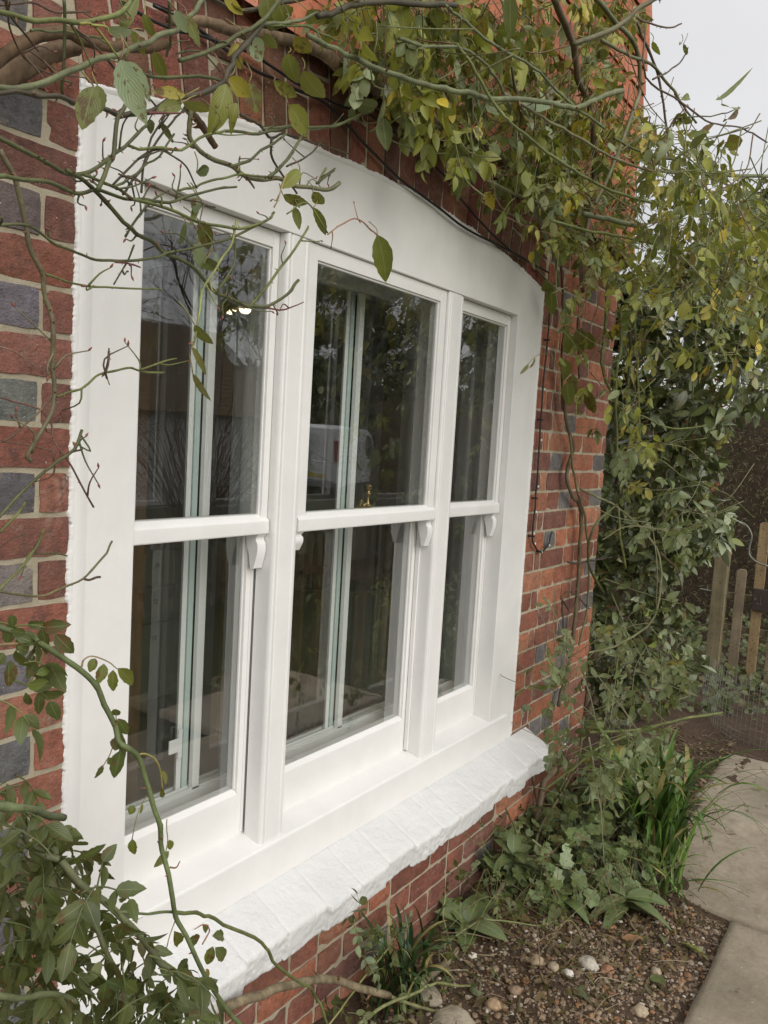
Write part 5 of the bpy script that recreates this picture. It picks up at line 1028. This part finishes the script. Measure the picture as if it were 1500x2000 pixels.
for q in range(64, len(w1) - 3, 9): CLIP.box(w1[q][0] - .0035, w1[q][0] + .0035, -.022, .002, w1[q][2] - .003, w1[q][2] + .003)
CLIP.build('cable_clips', CABLE, SL)
def m_clear():
    t = NT('clear_glass_drop'); t.b.inputs['Transmission Weight'].default_value = 1; return t.set((.95, .97, .96), .02)
CG = m_clear()
for px, py, r, lb in ((1102, 1446, .0135, 'round clear glass drop hanging in the rose stems'), (1103, 1509, .0065, 'slim white glass drop hanging below the round one')):
    p_ = at(px, py, y=-.16); T_ = thing('hanging_drop', lb, 'glass drop', tuple(p_), 0)
    one('drop', lambda b: b.lathe([(0, -r * 1.1), (r * .6, -r * .9), (r, 0), (r * .75, r * .7), (r * .25, r * 1.5), (0, r * 1.7)], seg=14), CG if r > .01 else bm_, T_, smooth=True); one('thread', lambda b: b.tube([(0, 0, r * 1.6), (.002, 0, r * 1.6 + .05)], .0006, 5), WIRE, T_)

# ------------------------------------------------------------------ what the panes reflect: the far side of the garden
MW = m_simple('white_van_paint', (.72, .74, .76), .25, 0, 3, .04, .02); DG_ = m_simple('dark_window', (.02, .022, .025), .1); TY = m_simple('tyre_rubber', (.02, .02, .02), .8); RED_L = m_simple('red_lens', (.35, .02, .02), .25); YEL = m_simple('yellow_plate', (.62, .48, .03), .5)
h = rad(-23); VN = thing('white_van', 'white panel van parked with its rear doors towards the window, seen in the middle pane', 'van', (0, 0, 0), 0)
# local: x forward, y to the van's left, z up; its rear right-hand corner stands at the measured spot
pr = [(0.0, .32), (0.0, .95), (.03, 1.0), (.10, 1.88), (.25, 1.96), (3.30, 1.93), (3.75, 1.80), (4.35, 1.12), (4.85, .98), (4.95, .80), (4.95, .32)]
body = MB().prism(pr, -.93, .93, axis=1).build('body', MW, VN, bevel=.05)
for s_ in (-1, 1): one('side_window', lambda b: b.prism([(3.25, 1.15), (3.3, 1.75), (3.62, 1.72), (4.05, 1.2), (4.0, 1.12)], s_ * .93, s_ * .945, axis=1), DG_, VN)
one('windscreen', lambda b: b.add([(3.80, -.75, 1.76), (3.80, .75, 1.76), (4.33, .82, 1.17), (4.33, -.82, 1.17)], [(0, 1, 2, 3)]), DG_, VN)
one('door_gap', lambda b: (b.box(-.004, .08, -.006, .006, .5, 1.8), b.box(-.006, .02, -.80, .80, .47, .485)), DG_, VN)
one('rear_handle', lambda b: b.box(-.03, .02, .06, .14, .95, 1.2), DG_, VN); one('number_plate', lambda b: b.box(-.02, -.005, .05, .57, .55, .67), YEL, VN); one('rear_bumper', lambda b: b.box(-.08, .1, -.9, .9, .28, .46), m_simple('grey_bumper', (.2, .2, .21), .6), VN, bevel=.03)
for s_ in (-.90, .80): one('tail_light', lambda b: b.box(-.012, .08, s_, s_ + .10, 1.0, 1.55), RED_L, VN)
for wx in (.95, 4.05):
    for s_ in (-.90, .74):
        wl = one('wheel', lambda b: b.tube([(wx, s_, .33), (wx, s_ + .16, .33)], .33, 24), TY, VN, bevel=.02); one('rim', lambda b: b.tube([(wx, s_ - .004 if s_ < 0 else s_ + .155, .33), (wx, s_ + .01 if s_ < 0 else s_ + .165, .33)], .19, 18), WIRE, wl)
VN.rotation_euler = (0, 0, h); VN.location = (15.64, -12.86, -1.57)
GA = thing('garage', 'low garage with a brown tiled roof across the garden, reflected in the left pane', 'garage')
RT = m_simple('brown_roof_tile', (.135, .095, .055), .9, 0, 30, .3, .5); WH = m_simple('white_render', (.62, .62, .6), .8)
one('wall', lambda b: (b.box(6.2, 13.6, -16.6, -12.4, -1.6, .52), b.prism([(-16.6, .52), (-12.4, .52), (-14.5, 2.4)], 6.21, 13.59)), WH, GA)
def roof(b):
    for k in range(20):
        z0 = .42 + k * .108; y0 = -12.05 - k * .12; b.add([(5.9, y0, z0), (13.9, y0, z0), (13.9, y0 - .15, z0 + .125), (5.9, y0 - .15, z0 + .125), (5.9, y0, z0 - .025), (13.9, y0, z0 - .025)], [(0, 1, 2, 3), (4, 5, 1, 0)])
    b.add([(5.9, -14.5, 2.58), (13.9, -14.5, 2.58), (13.9, -17, .42), (5.9, -17, .42)], [(0, 1, 2, 3)])
one('roof', roof, RT, GA); one('garage_door', lambda b: b.box(7.2, 9.6, -12.39, -12.36, -1.5, .3), SAGE, GA)
def limb(b, p, d, L_, r, lv, c_):
    n = 4; Q = [np.array(p, float)]; d = unit(np.array(d, float))
    for i in range(n): d = unit(d + RNG.normal(0, .13, 3) + (0, 0, .03)); Q.append(Q[-1] + d * L_ / n)
    b.tube(Q, np.linspace(r, r * .6, n + 1), 5 if lv > 2 else 3, 0, c_, False)
    if lv == 0: return
    for k in range(int(RNG.integers(3, 5))):
        j = RNG.integers(2, n + 1); a = unit(RNG.normal(0, 1, 3)); limb(b, Q[j], unit(d + a * RNG.uniform(.55, .95)), L_ * RNG.uniform(.55, .78), r * .52, lv - 1, c_)
TB_ = []
for k in range(2):
    T_ = thing('bare_tree', 'x', 'tree', (0, 0, -1.6), 0, 'bare winter trees across the garden'); b = MB(); limb(b, (0, 0, 0), (0, 0, 1), 3.2, .17, 6, (.10, .085, .06)); b.build('branches', BARK, T_); TB_.append(T_)
spots = [(8.5, -22, 1.0), (12.0, -24, 1.1), (14.5, -24, 1.2), (18.5, -21.5, 1.2), (21, -19, 1.1), (26, -19, 1.3), (32, -20, 1.2), (39, -21, 1.3), (4, -22, 1.1)]
TL = ['bare tree behind the left end of the garage roof', 'bare tree behind the middle of the garage roof', 'bare tree behind the right end of the garage', 'bare tree directly behind the van', 'bare tree just right of the van', 'bare tree in the gap between two evergreens', 'slim bare tree far along the garden edge', 'farthest bare tree at the garden edge', 'bare tree left of the garage']
for i, (x, y, s_) in enumerate(spots):
    o = TB_[i] if i < 2 else copy_tree(TB_[i % 2]); o.location = (x, y, -1.6); o.scale = (s_,) * 3; o.rotation_euler = (0, 0, i * 1.3); o['label'] = TL[i]
ET = thing('evergreen_tree', 'x', 'tree', (0, 0, -1.6), 0, 'evergreen trees across the garden'); n = 5200
U_ = RNG.random(n); zc = .6 + U_ * 8.4; rc = (1 - U_) ** .7 * 2.4 * np.sqrt(RNG.random(n)) * (.8 + .4 * np.sin(zc * 4)); th = RNG.uniform(0, 6.28, n); P = np.column_stack([rc * np.cos(th), rc * np.sin(th), zc])
leaf_mesh('crown', DLEAF, P, RNG.normal(0, 1, (n, 3)), RNG.normal(0, 1, (n, 3)), RNG.uniform(.2, .45, n), RNG.uniform(.12, .25, n), cols([((.03, .045, .018), 5), ((.045, .06, .022), 3), ((.02, .025, .012), 3)], n), ET, st=3); one('trunk', lambda b: b.tube([(0, 0, 0), (0, 0, 8.5)], [.22, .05], 8, 0, (.1, .08, .06)), BARK, ET)
EL = ['evergreen tree close behind the van', 'evergreen tree beyond the front of the van', 'evergreen right of the gap in the trees', 'dark evergreen near the far end of the row', 'last evergreen of the row', 'broad evergreen behind the far garage corner', 'tall evergreen set back behind the row', 'shorter evergreen between the two tallest']
for i, (x, y, s_) in enumerate([(19, -16.5, 1.0), (23.5, -17, 1.1), (29, -17.5, 1.0), (35, -18, 1.05), (42, -19, 1.1), (48, -20, .9), (26, -23, 1.2), (32, -24, 1.0)]):
    o = ET if i == 0 else copy_tree(ET); o.location = (x, y, -1.6); o.scale = (s_,) * 3; o.rotation_euler = (0, 0, i * 2.1); o['label'] = EL[i]
BS = thing('bare_shrub', 'twiggy bare shrub between the house and the garage, reflected in the left pane', 'shrub', (6.0, -6.2, -1.58)); b = MB()
for _ in range(170):
    a = RNG.uniform(0, 6.28); rr_ = RNG.uniform(.2, 1.3); h_ = RNG.uniform(.9, 2.0); q0 = RNG.normal(0, .12, 2)
    Q = smoothline([(q0[0], q0[1], 0), (math.cos(a) * rr_ * .4, math.sin(a) * rr_ * .4, h_ * .6), (math.cos(a) * rr_ * .8, math.sin(a) * rr_ * .8, h_), (math.cos(a) * rr_ * 1.3, math.sin(a) * rr_ * 1.3, h_ * RNG.uniform(.7, 1.0))], 4); b.tube(Q, np.linspace(.010, .003, len(Q)), 4, 0, (.12, .09, .06), False)
b.build('branches', BARK, BS)
LAMP = bpy.data.materials.new('lit_bulb'); LAMP.use_nodes = True
pb_ = LAMP.node_tree.nodes['Principled BSDF']; pb_.inputs['Emission Color'].default_value = (1, .84, .55, 1); pb_.inputs['Emission Strength'].default_value = 16
lp_ = at(480, 603, y=9.0); GLP = thing('garden_lamp', 'lit lamp on a slim pole across the garden, a bright spot in the left pane', 'lamp', (lp_[0], -8.97, lp_[2]))
one('shade', lambda b: b.lathe([(.17, -.02), (.15, .03), (.05, .11), (0, .12)], seg=20), BRASS, GLP, smooth=True); one('bulb', lambda b: b.lathe([(0, -.09), (.07, -.07), (.10, -.01), (.07, .02), (0, .03)], seg=16), LAMP, GLP, smooth=True)
one('pole', lambda b: b.tube([(0, -.05, .1), (0, -.12, .12), (0, -.16, .05), (0, -.16, -1.58 - lp_[2])], .02, 8), IRON, GLP, smooth=True)
PF = thing('picket_fence', 'low wooden picket fence across the lawn, reflected in the lower panes', 'fence')
for k in range(46): one('picket', lambda b: b.box(3.0 + k * .16, 3.09 + k * .16, -4.22, -4.2, -1.58, -.78 + .04 * (k % 2), 0, (.2, .17, .12)), OAK, PF)
for z in (-.95, -1.4): one('rail', lambda b: b.box(2.95, 10.4, -4.245, -4.221, z - .04, z + .04, 0, (.17, .14, .10)), OAK, PF)
